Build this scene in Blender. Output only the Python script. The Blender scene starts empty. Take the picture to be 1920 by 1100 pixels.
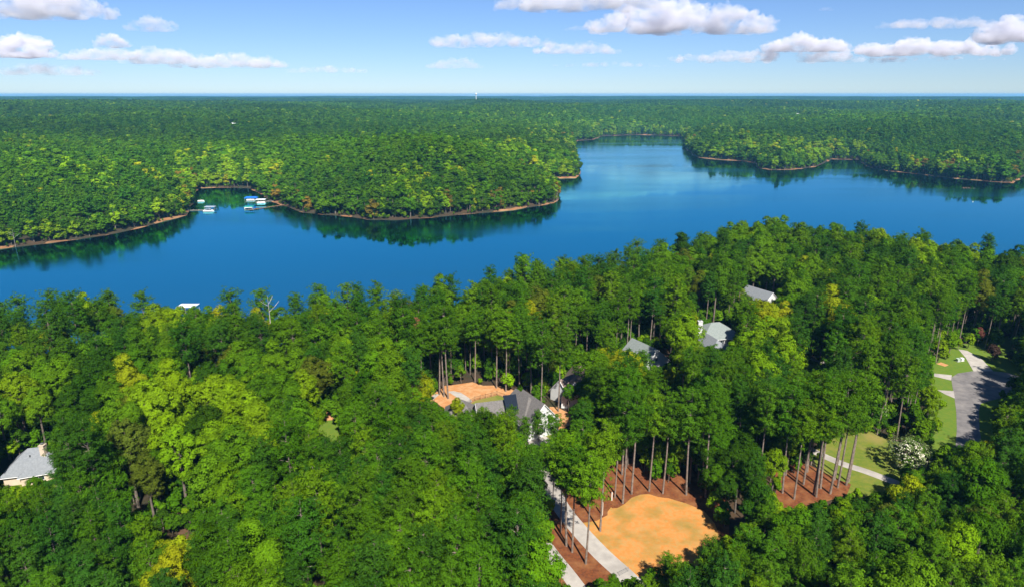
import bpy, bmesh, math, random, time
T0 = time.time()
def lap(n): print('LAP', n, round(time.time() - T0, 1))
import numpy as np
from mathutils import Vector, noise as mnoise

R = math.radians
SC = bpy.context.scene
COL = SC.collection
# ------------------------------------------------------------------ camera
FPX, HCAM, GZ = 1250.0, 104.0, 5.0            # focal length in photo pixels, eye height over the lake, near ground level
PITCH = math.atan(373.0 / FPX)
cam = bpy.data.objects.new('camera', bpy.data.cameras.new('camera')); COL.objects.link(cam)
cam.location = (0, 0, HCAM); cam.rotation_euler = (R(90) - PITCH, 0, 0)
cam.data.sensor_width = 36.0; cam.data.lens = 36.0 * FPX / 1920.0
cam.data.clip_start = 1.0; cam.data.clip_end = 90000.0
SC.camera = cam
# ------------------------------------------------------------------ sky and sun
SUN_EL, SUN_AZ = R(46), (0.30, -0.954)        # horizontal direction towards the sun
w = bpy.data.worlds.new('World'); SC.world = w; w.use_nodes = True
nt = w.node_tree; nt.nodes.clear()
sky = nt.nodes.new('ShaderNodeTexSky'); sky.sky_type = 'NISHITA'; sky.sun_disc = False
sky.sun_elevation = SUN_EL; sky.sun_rotation = math.atan2(SUN_AZ[0], SUN_AZ[1])
sky.altitude = 900; sky.air_density = 1.0; sky.dust_density = 0.0; sky.ozone_density = 1.0
hs = nt.nodes.new('ShaderNodeMix'); hs.data_type = 'RGBA'; hs.blend_type = 'MULTIPLY'; hs.inputs[0].default_value = 1.0; hs.inputs[7].default_value = (.64, .85, 1.28, 1)
bg = nt.nodes.new('ShaderNodeBackground'); bg.inputs['Strength'].default_value = 0.052
wo = nt.nodes.new('ShaderNodeOutputWorld')
nt.links.new(sky.outputs[0], hs.inputs[6]); nt.links.new(hs.outputs[2], bg.inputs[0]); nt.links.new(bg.outputs[0], wo.inputs[0])
sl = bpy.data.lights.new('sun', 'SUN'); sl.energy = 5.0; sl.angle = R(0.53); sl.color = (1.0, 0.95, 0.86)
so = bpy.data.objects.new('sun', sl); COL.objects.link(so)
SDIR = Vector((SUN_AZ[0] * math.cos(SUN_EL), SUN_AZ[1] * math.cos(SUN_EL), math.sin(SUN_EL))).normalized()
so.rotation_euler = SDIR.to_track_quat('Z', 'Y').to_euler(); so.location = SDIR * 400
SC.view_settings.view_transform = 'Standard'; SC.view_settings.look = 'None'
SC.view_settings.gamma = 1.0; SC.view_settings.use_curve_mapping = False
SC.view_settings.exposure = 0.85
cy = SC.cycles
cy.max_bounces = 12; cy.diffuse_bounces = 2; cy.glossy_bounces = 2; cy.transmission_bounces = 2
cy.transparent_max_bounces = 4; cy.volume_bounces = 12; cy.use_denoising = True
cy.caustics_reflective = False; cy.caustics_refractive = False
try: cy.denoising_prefilter = 'ACCURATE'
except Exception: pass

rng = np.random.default_rng(7)
random.seed(7)
# ------------------------------------------------------------------ projection helpers (photo pixel <-> place)
CP, SP = math.cos(PITCH), math.sin(PITCH)
def un(x, y, z=GZ):
    """the point of the place at height z that the photo shows at pixel x, y"""
    a, b = (x - 960) / FPX, (550 - y) / FPX
    t = (z - HCAM) / (-SP + b * CP)
    return np.array((a * t, (CP + b * SP) * t))
def pr(X, Y, Z):
    dz = Z - HCAM
    d = Y * CP - dz * SP; u = Y * SP + dz * CP
    return 960 + FPX * X / d, 550 - FPX * u / d

# ------------------------------------------------------------------ value noise on arrays
def vnoise(x, y, s, seed=0):
    x = np.asarray(x, float) / s; y = np.asarray(y, float) / s
    xi, yi = np.floor(x).astype(np.int64), np.floor(y).astype(np.int64)
    fx, fy = x - xi, y - yi
    fx = fx * fx * (3 - 2 * fx); fy = fy * fy * (3 - 2 * fy)
    def h(a, b):
        n = (a * 374761393 + b * 668265263 + seed * 144665) & 0x7fffffff
        n = ((n ^ (n >> 13)) * 1274126177) & 0x7fffffff
        return ((n ^ (n >> 16)) & 0xffff) / 65535.0
    return (h(xi, yi) * (1 - fx) + h(xi + 1, yi) * fx) * (1 - fy) + (h(xi, yi + 1) * (1 - fx) + h(xi + 1, yi + 1) * fx) * fy
def sstep(a, b, x):
    t = np.clip((x - a) / (b - a), 0, 1); return t * t * (3 - 2 * t)

# ------------------------------------------------------------------ materials
MATS = {}
def newmat(name):
    m = bpy.data.materials.new(name); m.use_nodes = True; m.node_tree.nodes.clear(); MATS[name] = m
    return m, m.node_tree.nodes, m.node_tree.links
def surf(name, c1, c2=None, scale=1.0, rough=0.8, detail=4.0, bump=0.0, metallic=0.0, c3=None, scale3=0.2, lo=0.35, hi=0.65, spec=0.3):
    """two (or three) colours mixed by object-space noise"""
    m, N, L = newmat(name)
    o = N.new('ShaderNodeOutputMaterial'); p = N.new('ShaderNodeBsdfPrincipled'); L.new(p.outputs[0], o.inputs[0])
    p.inputs['Roughness'].default_value = rough; p.inputs['Metallic'].default_value = metallic
    p.inputs['Specular IOR Level'].default_value = spec
    if c2 is None:
        p.inputs['Base Color'].default_value = (*c1, 1); return m
    g = N.new('ShaderNodeNewGeometry')
    def mix(prev, c, sc, a, b):
        n = N.new('ShaderNodeTexNoise'); n.inputs['Scale'].default_value = sc; n.inputs['Detail'].default_value = detail
        L.new(g.outputs['Position'], n.inputs['Vector'])
        r = N.new('ShaderNodeMapRange'); r.inputs[1].default_value = a; r.inputs[2].default_value = b
        L.new(n.outputs['Fac'], r.inputs[0])
        x = N.new('ShaderNodeMix'); x.data_type = 'RGBA'
        if isinstance(prev, tuple): x.inputs[6].default_value = (*prev, 1)
        else: L.new(prev, x.inputs[6])
        x.inputs[7].default_value = (*c, 1); L.new(r.outputs[0], x.inputs[0])
        return x.outputs[2], n
    out, n1 = mix(c1, c2, scale, lo, hi)
    if c3 is not None: out, _ = mix(out, c3, scale3, lo + .1, hi + .1)
    L.new(out, p.inputs['Base Color'])
    if bump:
        b = N.new('ShaderNodeBump'); b.inputs['Distance'].default_value = bump; b.inputs['Strength'].default_value = 0.7
        L.new(n1.outputs['Fac'], b.inputs['Height']); L.new(b.outputs[0], p.inputs['Normal'])
    return m
def leafmat(name, spread=0.5, trans=0.22, warm=0.25):
    m, N, L = newmat(name)
    o = N.new('ShaderNodeOutputMaterial')
    t = N.new('ShaderNodeAttribute'); t.attribute_type = 'INSTANCER'; t.attribute_name = 'tint'
    a = N.new('ShaderNodeAttribute'); a.attribute_type = 'GEOMETRY'; a.attribute_name = 'leaf'
    r = N.new('ShaderNodeMapRange'); r.inputs[3].default_value = 1 - spread; r.inputs[4].default_value = 1 + spread
    L.new(a.outputs['Fac'], r.inputs[0])
    v = N.new('ShaderNodeVectorMath'); v.operation = 'SCALE'
    L.new(t.outputs['Color'], v.inputs[0]); L.new(r.outputs[0], v.inputs['Scale'])
    d = N.new('ShaderNodeBsdfDiffuse'); tr = N.new('ShaderNodeBsdfTranslucent'); mx = N.new('ShaderNodeMixShader')
    y = N.new('ShaderNodeVectorMath'); y.operation = 'MULTIPLY'; y.inputs[1].default_value = (1.5, 1.25, 0.5)
    L.new(v.outputs[0], y.inputs[0])
    L.new(v.outputs[0], d.inputs[0]); L.new(y.outputs[0], tr.inputs[0])
    mx.inputs[0].default_value = trans; L.new(d.outputs[0], mx.inputs[1]); L.new(tr.outputs[0], mx.inputs[2])
    L.new(mx.outputs[0], o.inputs[0])
    return m
leafmat('leaf', 0.32, .20); leafmat('needle', 0.32, 0.10)
surf('pine_bark', (.24, .19, .155), (.13, .10, .08), 1.5)
surf('bark', (.17, .14, .11), (.09, .075, .06), 1.2)
surf('dead_wood', (.46, .42, .37), (.30, .27, .24), 1.0)
surf('rust_needles', (.22, .085, .035), (.13, .05, .025), 1.0)
surf('petals', (.62, .57, .46), (.5, .48, .34), 2.0)
surf('forest_floor', (.045, .030, .018), (.030, .032, .012), .25, 1.0, c3=(.07, .04, .02), scale3=.05)
surf('clay', (.52, .20, .042), (.44, .245, .075), 1.1, 1.0, 14, .10, c3=(.24, .175, .035), scale3=.20, lo=.36, hi=.66)
surf('bare_clay', (.44, .19, .065), (.50, .28, .13), .7, 1.0, 10, .06)
surf('mulch', (.19, .056, .017), (.11, .036, .013), 1.6, 1.0, 12, .08, c3=(.24, .10, .035), scale3=.45)
surf('lawn', (.10, .15, .014), (.15, .17, .02), .9, 1.0, 8, .03, c3=(.26, .20, .06), scale3=.12)
surf('lush_lawn', (.085, .16, .012), (.12, .17, .014), .9, 1.0, 8, .03)
surf('concrete', (.44, .405, .36), (.36, .33, .295), .6, .9, 10, .005, c3=(.27, .245, .22), scale3=.16)
surf('asphalt', (.185, .17, .165), (.13, .122, .12), .7, .95, 12, .006, c3=(.24, .22, .205), scale3=.2)
surf('trail_dirt', (.12, .065, .035), (.08, .045, .025), 1.2, 1.0, 8, .05)
surf('shore_clay', (.30, .135, .05), (.16, .085, .04), .12, 1.0, 6, .1, c3=(.40, .23, .11), scale3=.05)
surf('roof_grey', (.115, .105, .10), (.16, .15, .14), 2.0, .9, 6, .02)
surf('roof_green_grey', (.17, .20, .19), (.22, .245, .235), 2.0, .9, 6, .02)
surf('roof_slate', (.17, .185, .20), (.21, .225, .24), 2.0, .9, 6, .02)
surf('roof_brown', (.20, .15, .125), (.26, .20, .165), 2.0, .9, 6, .02)
surf('black_metal', (.010, .016, .028), None, rough=.45, metallic=.0, spec=.25)
surf('white_paint', (.60, .60, .59), (.54, .54, .53), .8, .6)
surf('cream_paint', (.56, .46, .34), (.50, .41, .31), .8, .7)
surf('trim', (.60, .60, .59), None, rough=.5)
surf('glass', (.02, .03, .04), None, rough=.08, spec=.6)
surf('fence_black', (.015, .015, .016), None, rough=.5)
surf('dock_grey', (.42, .38, .33), (.30, .27, .24), 1.0, .9)
surf('dock_brown', (.30, .17, .095), (.22, .125, .075), 1.0, .9)
surf('blue_cloth', (.012, .13, .50), None, rough=.7)
surf('green_cloth', (.01, .26, .23), None, rough=.7)
surf('grey_cloth', (.30, .36, .42), None, rough=.6)
surf('white_hull', (.80, .79, .76), None, rough=.35)
surf('dark_trim', (.03, .032, .036), None, rough=.5)
surf('seat_tan', (.62, .56, .48), None, rough=.6)
surf('alum', (.55, .56, .57), None, rough=.35, metallic=.8)
surf('car_paint', (.16, .17, .19), None, rough=.3, metallic=.5, spec=.5)
surf('tyre', (.02, .02, .02), None, rough=.9)
surf('red_lamp', (.4, .02, .02), None, rough=.3)
surf('steel_white', (.72, .74, .75), (.6, .62, .64), .1, .5)
surf('box_green', (.35, .42, .36), None, rough=.6)
surf('plum_leaf', (.05, .025, .022), (.03, .02, .018), 1.0)

# water: a smooth mirror whose base colour puts a blue-green tint into the reflections
m, N, L = newmat('water')
o = N.new('ShaderNodeOutputMaterial'); p = N.new('ShaderNodeBsdfPrincipled'); L.new(p.outputs[0], o.inputs[0])
p.inputs['Metallic'].default_value = 1.0; p.inputs['Roughness'].default_value = .07
p.inputs['Base Color'].default_value = (.32, .78, .70, 1); p.inputs['Specular Tint'].default_value = (.25, .62, .75, 1)
g = N.new('ShaderNodeNewGeometry')
n1 = N.new('ShaderNodeTexNoise'); n1.inputs['Scale'].default_value = .35; n1.inputs['Detail'].default_value = 3
n2 = N.new('ShaderNodeTexNoise'); n2.inputs['Scale'].default_value = .006; n2.inputs['Detail'].default_value = 5
mp = N.new('ShaderNodeMapping'); mp.inputs['Scale'].default_value = (.5, 2.0, 1)
L.new(g.outputs['Position'], mp.inputs[0]); L.new(mp.outputs[0], n1.inputs[0]); L.new(mp.outputs[0], n2.inputs[0])
b = N.new('ShaderNodeBump'); b.inputs['Distance'].default_value = .05
rr = N.new('ShaderNodeMapRange'); rr.inputs[1].default_value = .45; rr.inputs[2].default_value = .7; rr.inputs[3].default_value = .08; rr.inputs[4].default_value = .55
rg = N.new('ShaderNodeMapRange'); rg.inputs[1].default_value = .42; rg.inputs[2].default_value = .66; rg.inputs[3].default_value = .045; rg.inputs[4].default_value = .17
L.new(n2.outputs['Fac'], rg.inputs[0]); L.new(rg.outputs[0], p.inputs['Roughness'])
L.new(n2.outputs['Fac'], rr.inputs[0]); L.new(rr.outputs[0], b.inputs['Strength']); L.new(n1.outputs['Fac'], b.inputs['Height']); L.new(b.outputs[0], p.inputs['Normal'])

def volmat(name, color, density, aniso=0.0):
    m, N, L = newmat(name)
    o = N.new('ShaderNodeOutputMaterial'); p = N.new('ShaderNodeVolumePrincipled'); L.new(p.outputs[0], o.inputs['Volume'])
    p.inputs['Color'].default_value = (*color, 1); p.inputs['Density'].default_value = density; p.inputs['Anisotropy'].default_value = aniso
    p.inputs['Density Attribute'].default_value = ''
    m.cycles.homogeneous_volume = True if hasattr(m.cycles, 'homogeneous_volume') else False
    return m

# ------------------------------------------------------------------ object helpers
def tag(o, label=None, cat=None, group=None, kind=None):
    if label: o['label'] = label
    if cat: o['category'] = cat
    if group: o['group'] = group
    if kind: o['kind'] = kind
    return o
def empty(name, loc=(0, 0, 0), rz=0.0, col=None):
    o = bpy.data.objects.new(name, None); (col or COL).objects.link(o)
    o.location = loc; o.rotation_euler = (0, 0, rz); o.empty_display_size = .5
    return o
def link(name, me, parent=None, mat=None, col=None):
    o = bpy.data.objects.new(name, me); (col or COL).objects.link(o)
    if mat is not None and not me.materials: me.materials.append(MATS[mat])
    if parent is not None: o.parent = parent
    return o
class MB:
    """collects boxes, bars, tubes and polygons, then builds one mesh"""
    def __init__(s): s.v, s.f = [], []
    def add(s, v, f):
        k = len(s.v); s.v += [tuple(p) for p in v]; s.f += [tuple(i + k for i in q) for q in f]; return s
    def box(s, x0, x1, y0, y1, z0, z1):
        return s.add([(x0, y0, z0), (x1, y0, z0), (x1, y1, z0), (x0, y1, z0), (x0, y0, z1), (x1, y0, z1), (x1, y1, z1), (x0, y1, z1)],
                     [(3, 2, 1, 0), (4, 5, 6, 7), (0, 1, 5, 4), (1, 2, 6, 5), (2, 3, 7, 6), (3, 0, 4, 7)])
    def tube(s, pts, rad, n=6, cap=True):
        pts = [Vector(p) for p in pts]; base = len(s.v); k = len(pts)
        if not hasattr(rad, '__len__'): rad = [rad] * k
        for i, p in enumerate(pts):
            d = (pts[min(i + 1, k - 1)] - pts[max(i - 1, 0)]).normalized()
            u = d.cross(Vector((0, 0, 1)) if abs(d.z) < .95 else Vector((1, 0, 0))).normalized(); q = d.cross(u)
            for j in range(n):
                a = 2 * math.pi * j / n
                s.v.append(tuple(p + (u * math.cos(a) + q * math.sin(a)) * rad[i]))
        for i in range(k - 1):
            for j in range(n):
                a, b2 = base + i * n + j, base + i * n + (j + 1) % n
                s.f.append((a, a + n, b2 + n, b2))
        if cap:
            s.f.append(tuple(base + j for j in range(n))); s.f.append(tuple(base + (k - 1) * n + j for j in reversed(range(n))))
        return s
    def prism(s, poly, z0, z1):
        n = len(poly)
        return s.add([(x, y, z0) for x, y in poly] + [(x, y, z1) for x, y in poly],
                     [tuple(range(n - 1, -1, -1)), tuple(range(n, 2 * n))] + [(i, (i + 1) % n, n + (i + 1) % n, n + i) for i in range(n)])
    def mesh(s, name, mat=None):
        me = bpy.data.meshes.new(name); me.from_pydata(s.v, [], s.f); me.update()
        if mat: me.materials.append(MATS[mat])
        return me
    def build(s, name, mat, parent=None): return link(name, s.mesh(name, mat), parent)

def np_mesh(name, V, F4, mats, midx=None, leaf=None, F3=None):
    """mesh from arrays of quads (fast path)"""
    me = bpy.data.meshes.new(name)
    me.vertices.add(len(V)); me.vertices.foreach_set('co', np.asarray(V, np.float32).ravel())
    nq = len(F4)
    me.loops.add(nq * 4); me.loops.foreach_set('vertex_index', np.asarray(F4, np.int32).ravel())
    me.polygons.add(nq); me.polygons.foreach_set('loop_start', np.arange(0, nq * 4, 4, dtype=np.int32))
    for k in mats: me.materials.append(MATS[k])
    if midx is not None: me.polygons.foreach_set('material_index', np.asarray(midx, np.int32))
    me.update(calc_edges=True)
    if leaf is not None:
        a = me.attributes.new('leaf', 'FLOAT', 'FACE'); a.data.foreach_set('value', np.asarray(leaf, np.float32))
    return me

# ================================================================== the lake outline and the terrain
FAR_PX = [(0, 467), (60, 460), (130, 452), (200, 441), (260, 428), (320, 412), (350, 403), (352, 395), (360, 388), (366, 376), (363, 362), (372, 354),
          (420, 352), (465, 353), (482, 360), (505, 374), (522, 382), (540, 389), (565, 397), (600, 402), (650, 407), (690, 413), (740, 414), (800, 409),
          (850, 404), (900, 400), (960, 394), (1000, 388), (1040, 381), (1051, 374), (1046, 358), (1020, 345), (1012, 338), (1040, 335), (1083, 334),
          (1088, 322), (1082, 300), (1079, 285), (1077, 270), (1082, 264), (1115, 262), (1130, 255), (1200, 253), (1276, 255), (1282, 266), (1290, 283),
          (1300, 292), (1312, 296), (1340, 299), (1400, 303), (1418, 306), (1422, 315), (1445, 319), (1490, 318), (1530, 313), (1548, 305), (1560, 299),
          (1612, 300), (1625, 312), (1660, 320), (1720, 327), (1790, 335), (1860, 341), (1903, 344), (1916, 332), (1940, 323), (2060, 322)]
NEAR_PX = [(2300, 468), (2100, 462), (1920, 452), (1850, 440), (1750, 436), (1650, 430), (1580, 420), (1500, 414), (1420, 408), (1330, 418), (1280, 434), (1200, 452),
           (1080, 462), (1000, 482), (920, 497), (880, 507), (830, 520), (760, 520), (640, 527), (560, 545), (500, 553), (400, 562), (345, 568), (300, 556),
           (240, 535), (180, 535), (40, 558), (-100, 566), (-400, 575)]
far_w = [un(x, y, 0) for x, y in FAR_PX]
near_w = [un(x, y, 31) + np.array((0, 5.0)) for x, y in NEAR_PX]
far_w = [np.array((-1500., 210.)), np.array((-700., 380.))] + far_w + [np.array((1500., 1150.)), np.array((2600., 1300.))]
near_w = [np.array((2600., 420.)), np.array((900., 330.))] + near_w + [np.array((-700., 170.)), np.array((-1500., 120.))]
def densify(pts, step, amp, seed):
    out = []
    for a, b in zip(pts[:-1], pts[1:]):
        n = max(1, int(np.hypot(*(b - a)) / step))
        for i in range(n): out.append(a + (b - a) * i / n)
    out.append(pts[-1]); P = np.array(out)
    P[1:-1] += amp * np.stack([vnoise(P[1:-1, 0], P[1:-1, 1], 22, seed) - .5, vnoise(P[1:-1, 0], P[1:-1, 1], 22, seed + 1) - .5], 1) \
             + .5 * amp * np.stack([vnoise(P[1:-1, 0], P[1:-1, 1], 8, seed + 2) - .5, vnoise(P[1:-1, 0], P[1:-1, 1], 8, seed + 3) - .5], 1)
    return P
FARS = densify(far_w, 5.0, 5.0, 3); NEARS = densify(near_w, 6.0, 4.0, 9)
LAKE = np.concatenate([FARS, NEARS])
# an uneven polar lattice for signed distance queries is not needed: exact distances, in chunks
def seg_dist(P, Q):
    out = np.full(len(P), 1e9)
    A, B = Q[:-1], Q[1:]
    D = B - A; LL = (D * D).sum(1) + 1e-9
    for s in range(0, len(P), 4000):
        p = P[s:s + 4000, None, :] - A[None]
        t = np.clip((p * D[None]).sum(2) / LL, 0, 1)
        d = p - t[..., None] * D[None]
        out[s:s + 4000] = np.sqrt((d * d).sum(2).min(1))
    return out
def inside(P, Q):
    r = np.zeros(len(P), bool)
    x, y = P[:, 0], P[:, 1]; j = len(Q) - 1
    for i in range(len(Q)):
        xi, yi = Q[i]; xj, yj = Q[j]
        if yi != yj:
            c = ((yi > y) != (yj > y)) & (x < (xj - xi) * (y - yi) / (yj - yi) + xi); r ^= c
        j = i
    return r
COARSE = np.concatenate([np.array(far_w), np.array(near_w)])
def land_d(P):
    """signed distance to the shore, positive on land (coarse far away)"""
    P = np.asarray(P, float)
    d = seg_dist(P, COARSE); ins = inside(P, COARSE)
    m_ = np.flatnonzero(d < 25)
    if len(m_):                                        # refine next to the shore, tile by tile
        key = np.floor(P[m_] / 150).astype(int); ck = np.floor(LAKE / 150).astype(int)
        ins[m_] = inside(P[m_], LAKE)
        for k in np.unique(key, axis=0):
            w_ = m_[(key == k).all(1)]; cl = np.flatnonzero((abs(ck - k) <= 1).all(1))
            if len(cl) < 2: continue
            br = np.split(cl, np.flatnonzero(np.diff(cl) > 1) + 1); e = np.full(len(w_), 1e9)
            for b_ in br:
                if len(b_) > 1: e = np.minimum(e, seg_dist(P[w_], LAKE[b_]))
            d[w_] = np.where(e < 1e8, e, d[w_])
    return np.where(ins, -d, d)
NS = NEARS[np.argsort(NEARS[:, 0])]
def is_near(P): return P[:, 1] < np.interp(P[:, 0], NS[:, 0], NS[:, 1]) + 1.0
KNOLL = un(893, 199, 40)                               # the pale field with the water tower
def height(P, d=None):
    P = np.asarray(P, float)
    if d is None: d = land_d(P)
    x, y = P[:, 0], P[:, 1]
    z = np.where(d < 0, np.maximum(-4, d * .25), 0)
    land = np.minimum(d * .28, 1.6) + 20 * sstep(20, 1100, d) + 9 * sstep(8, 170, d) + 26 * np.exp(-((x + 60) ** 2 / 190 ** 2 + (y - 790) ** 2 / 150 ** 2)) * sstep(5, 120, d) + 30 * sstep(60, 500, d) * (vnoise(x, y, 420, 21) - .45) \
        + 46 * sstep(500, 2200, d) * (vnoise(x * .6, y, 1150, 22) - .42) + 46 * sstep(2500, 7000, d) * (vnoise(x * .5, y, 2300, 23) - .4)
    land = np.maximum(land, np.minimum(d * .28, 1.2)); land = np.where(land > 44, 44 + 14 * np.tanh((land - 44) / 22), land)
    land = land + 22 * np.exp(-((x - KNOLL[0]) ** 2 / 260 ** 2 + (y - KNOLL[1]) ** 2 / 200 ** 2))
    nr = np.minimum(d * .3, GZ)
    return np.where(d < 0, z, np.where(is_near(P), nr, land))
# terrain sheet: rings of growing spacing round a point behind the camera
O0 = np.array((0., -260.))
rad = 60 * (26000 / 60) ** np.linspace(0, 1, 330); ang = np.radians(np.linspace(20, 160, 460))
RA, AN = np.meshgrid(rad, ang, indexing='ij')
TP = np.stack([O0[0] + RA.ravel() * np.cos(AN.ravel()), O0[1] + RA.ravel() * np.sin(AN.ravel())], 1)
TZ = height(TP)
nr_, na_ = RA.shape
ii = (np.arange(nr_ - 1)[:, None] * na_ + np.arange(na_ - 1)[None]).ravel()
ground = link('ground', np_mesh('ground', np.column_stack([TP, TZ]), np.stack([ii, ii + 1, ii + na_ + 1, ii + na_], 1)[:, ::-1], ['forest_floor']))
tag(ground, 'dark leaf-littered forest floor reaching to the horizon', 'ground', kind='structure')
wm = MB().add([(-3500, 60, 0), (4000, 60, 0), (4000, 2600, 0), (-3500, 2600, 0)], [(0, 1, 2, 3)])
tag(wm.build('water', 'water'), 'smooth blue lake water between the wooded shores', 'water', kind='structure')
lap('terrain')
# the clay bank along the shores
def bank(name, P, side, label, hmax, lo):
    n = len(P); T = np.gradient(P, axis=0); T /= np.linalg.norm(T, axis=1)[:, None] + 1e-9
    Nn = np.stack([-T[:, 1], T[:, 0]], 1) * side
    s = np.clip((vnoise(P[:, 0], P[:, 1], 30, 41) * .7 + vnoise(P[:, 0], P[:, 1], 9, 42) * .3 - lo) / .4, 0.05, 1) * hmax
    offs = [(-3.0, -.9), (-.4, -.05), (.6, .35), (2.2, 1.0), (4.5, 1.15), (8.0, -.6)]
    V = np.concatenate([np.column_stack([P + Nn * o, np.where(h > 0, h * s, h) if h > 0 else np.full(n, h)]) for o, h in offs])
    i = np.arange(n - 1); F = []
    for k in range(len(offs) - 1): F.append(np.stack([k * n + i, k * n + i + 1, (k + 1) * n + i + 1, (k + 1) * n + i], 1))
    o = link(name, np_mesh(name, V, np.concatenate(F), ['shore_clay'])); tag(o, label, 'shore', kind='structure')
keep = np.hypot(FARS[:, 0], FARS[:, 1]) < 1900
bank('shore', FARS[keep], 1, 'orange clay bank along the far wooded shore', 1.35, .46)
bank('shore', NEARS[np.hypot(NEARS[:, 0], NEARS[:, 1]) < 900], 1, 'orange clay bank along the near wooded shore', 1.2, .4)

# ================================================================== yards, drives and roads (flat sheets on the near ground)
def crop(ox, oy, s): return lambda pts: [(ox + s * a, oy + s * b) for a, b in pts]
c1, c2, c3 = crop(1000, 780, .2909), crop(1400, 640, .2909), crop(740, 620, .2182)
LV = {}
def sheet(name, px, lvl, mat, label, cat, rag=0.0, seed=0, kind='structure', world=False):
    P = [np.array(p, float) for p in px] if world else [un(x, y, GZ) for x, y in px]
    P.append(P[0])
    if rag: P = list(densify(P, 1.2, rag, seed))
    P = P[:-1]
    z = GZ + .02 + .014 * lvl
    bm = bmesh.new(); f = bm.faces.new([bm.verts.new((x, y, z)) for x, y in P])
    if f.calc_area() and (f.normal_update() or f.normal.z < 0): f.normal_flip()
    bmesh.ops.triangulate(bm, faces=bm.faces[:]); me = bpy.data.meshes.new(name); bm.to_mesh(me); bm.free()
    o = link(name, me, None, mat); tag(o, label, cat, kind=kind); return P
def strip_poly(px, wid, z=GZ, taper=None):
    P = np.array([un(x, y, z) for x, y in px])
    Q = [P[0]]
    for k in range(len(P) - 1):                                     # smooth the centre line
        p0, p1, p2, p3 = P[max(k - 1, 0)], P[k], P[k + 1], P[min(k + 2, len(P) - 1)]
        for t in np.linspace(0, 1, 9)[1:]:
            Q.append(.5 * (2 * p1 + (p2 - p0) * t + (2 * p0 - 5 * p1 + 4 * p2 - p3) * t ** 2 + (3 * p1 - p0 - 3 * p2 + p3) * t ** 3))
    Q = np.array(Q); T = np.gradient(Q, axis=0); T /= np.linalg.norm(T, axis=1)[:, None]
    Nn = np.stack([-T[:, 1], T[:, 0]], 1) * wid / 2
    return [tuple(p) for p in np.concatenate([Q + Nn, (Q - Nn)[::-1]])]
CLEAR_PX = c1([(500, 585), (560, 578), (600, 552), (640, 517), (700, 498), (760, 493), (830, 512), (900, 522), (1010, 560), (1120, 610), (1190, 690), (1230, 800), (1200, 960), (1000, 1080),
               (700, 1090), (610, 1000), (480, 880), (350, 770), (290, 680), (430, 655), (500, 625)])
MULCH_PX = c1([(545, 325), (620, 330), (720, 395), (890, 440), (960, 500), (960, 560), (800, 560), (700, 560), (600, 600), (480, 670), (330, 720), (250, 640), (180, 560), (240, 480), (400, 420), (480, 380)])
MULCH2_PX = c1([(90, 800), (200, 830), (330, 900), (420, 980), (520, 1080), (560, 1200), (330, 1200), (250, 1080), (150, 960), (60, 900)])
MULCH3_PX = c1([(-40, 1010), (110, 960), (170, 1020), (280, 1140), (250, 1250), (-60, 1250)])
sheet('dirt_yard', c1([(230, 280), (600, 260), (1000, 330), (1260, 560), (1280, 1000), (900, 1300), (-60, 1300), (-120, 800), (60, 480)]), -.8, 'mulch', 'shaded brown dirt under the pines round the orange clearing', 'yard', 1.0, 20)
sheet('pine_straw_bed', MULCH_PX, 0, 'mulch', 'red-brown pine straw bed under the pines above the orange clearing', 'mulch bed', 1.0, 1)
sheet('pine_straw_bed', MULCH2_PX, 0, 'mulch', 'red-brown pine straw bed between the two concrete drives', 'mulch bed', .8, 2)
sheet('pine_straw_bed', MULCH3_PX, 0, 'mulch', 'red-brown pine straw bed left of the lower concrete path', 'mulch bed', .8, 3)
sheet('clearing', CLEAR_PX, 1, 'clay', 'orange clay clearing with straw and thin grass', 'clearing', 2.4, 4)
DRIVE = strip_poly([(1215, 1120), (1172, 1078), (1128, 1038), (1085, 992), (1052, 950), (1036, 915), (1022, 880), (1010, 845), (1002, 822)], 4.4)
sheet('driveway', DRIVE, 2, 'concrete', 'pale concrete driveway curving past the orange clearing', 'driveway', world=True)
sheet('driveway', c3([(1130, 930), (1180, 880), (1270, 880), (1330, 930), (1420, 985), (1330, 1010), (1180, 980)]), 3, 'concrete', 'pale concrete pad in front of the white house', 'driveway')
PATH = strip_poly([(1020, 1018), (1040, 1045), (1062, 1072), (1090, 1108), (1130, 1150)], 3.4)
sheet('path', PATH, 2, 'concrete', 'grey concrete path at the bottom edge, left of the driveway', 'path', world=True)
# behind the white house
sheet('dirt_yard', c3([(430, 470), (660, 440), (760, 470), (900, 470), (1060, 520), (1060, 620), (880, 640), (600, 680), (420, 680), (330, 600), (150, 640), (120, 590), (300, 560)]), 0, 'bare_clay',
      'bare orange dirt yard behind the white house', 'yard', 1.0, 5)
sheet('lawn', c3([(600, 660), (690, 598), (880, 552), (1000, 592), (1080, 640), (900, 720), (650, 720)]), 1, 'lawn', 'fenced back lawn behind the white house', 'lawn', .3, 6)
sheet('patio', c3([(455, 520), (500, 515), (570, 530), (640, 575), (668, 605), (640, 625), (590, 600), (520, 560)]), 2, 'concrete', 'curved pale concrete strip in the orange dirt yard', 'patio')
sheet('path', c3([(280, 590), (350, 540), (385, 545), (330, 592)]), 2, 'concrete', 'short pale concrete path among trunks left of the dirt yard', 'path')
sheet('dirt_yard', c3([(1330, 650), (1400, 660), (1500, 710), (1560, 790), (1440, 840), (1300, 900), (1280, 840), (1350, 770)]), 0, 'bare_clay', 'bare orange dirt beside the white gable wall', 'yard', .8, 7)
sheet('lawn', c3([(1290, 850), (1400, 830), (1380, 900), (1340, 930), (1270, 880)]), 1, 'lawn', 'small lawn at the right front corner of the white house', 'lawn', .3, 8)
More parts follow.
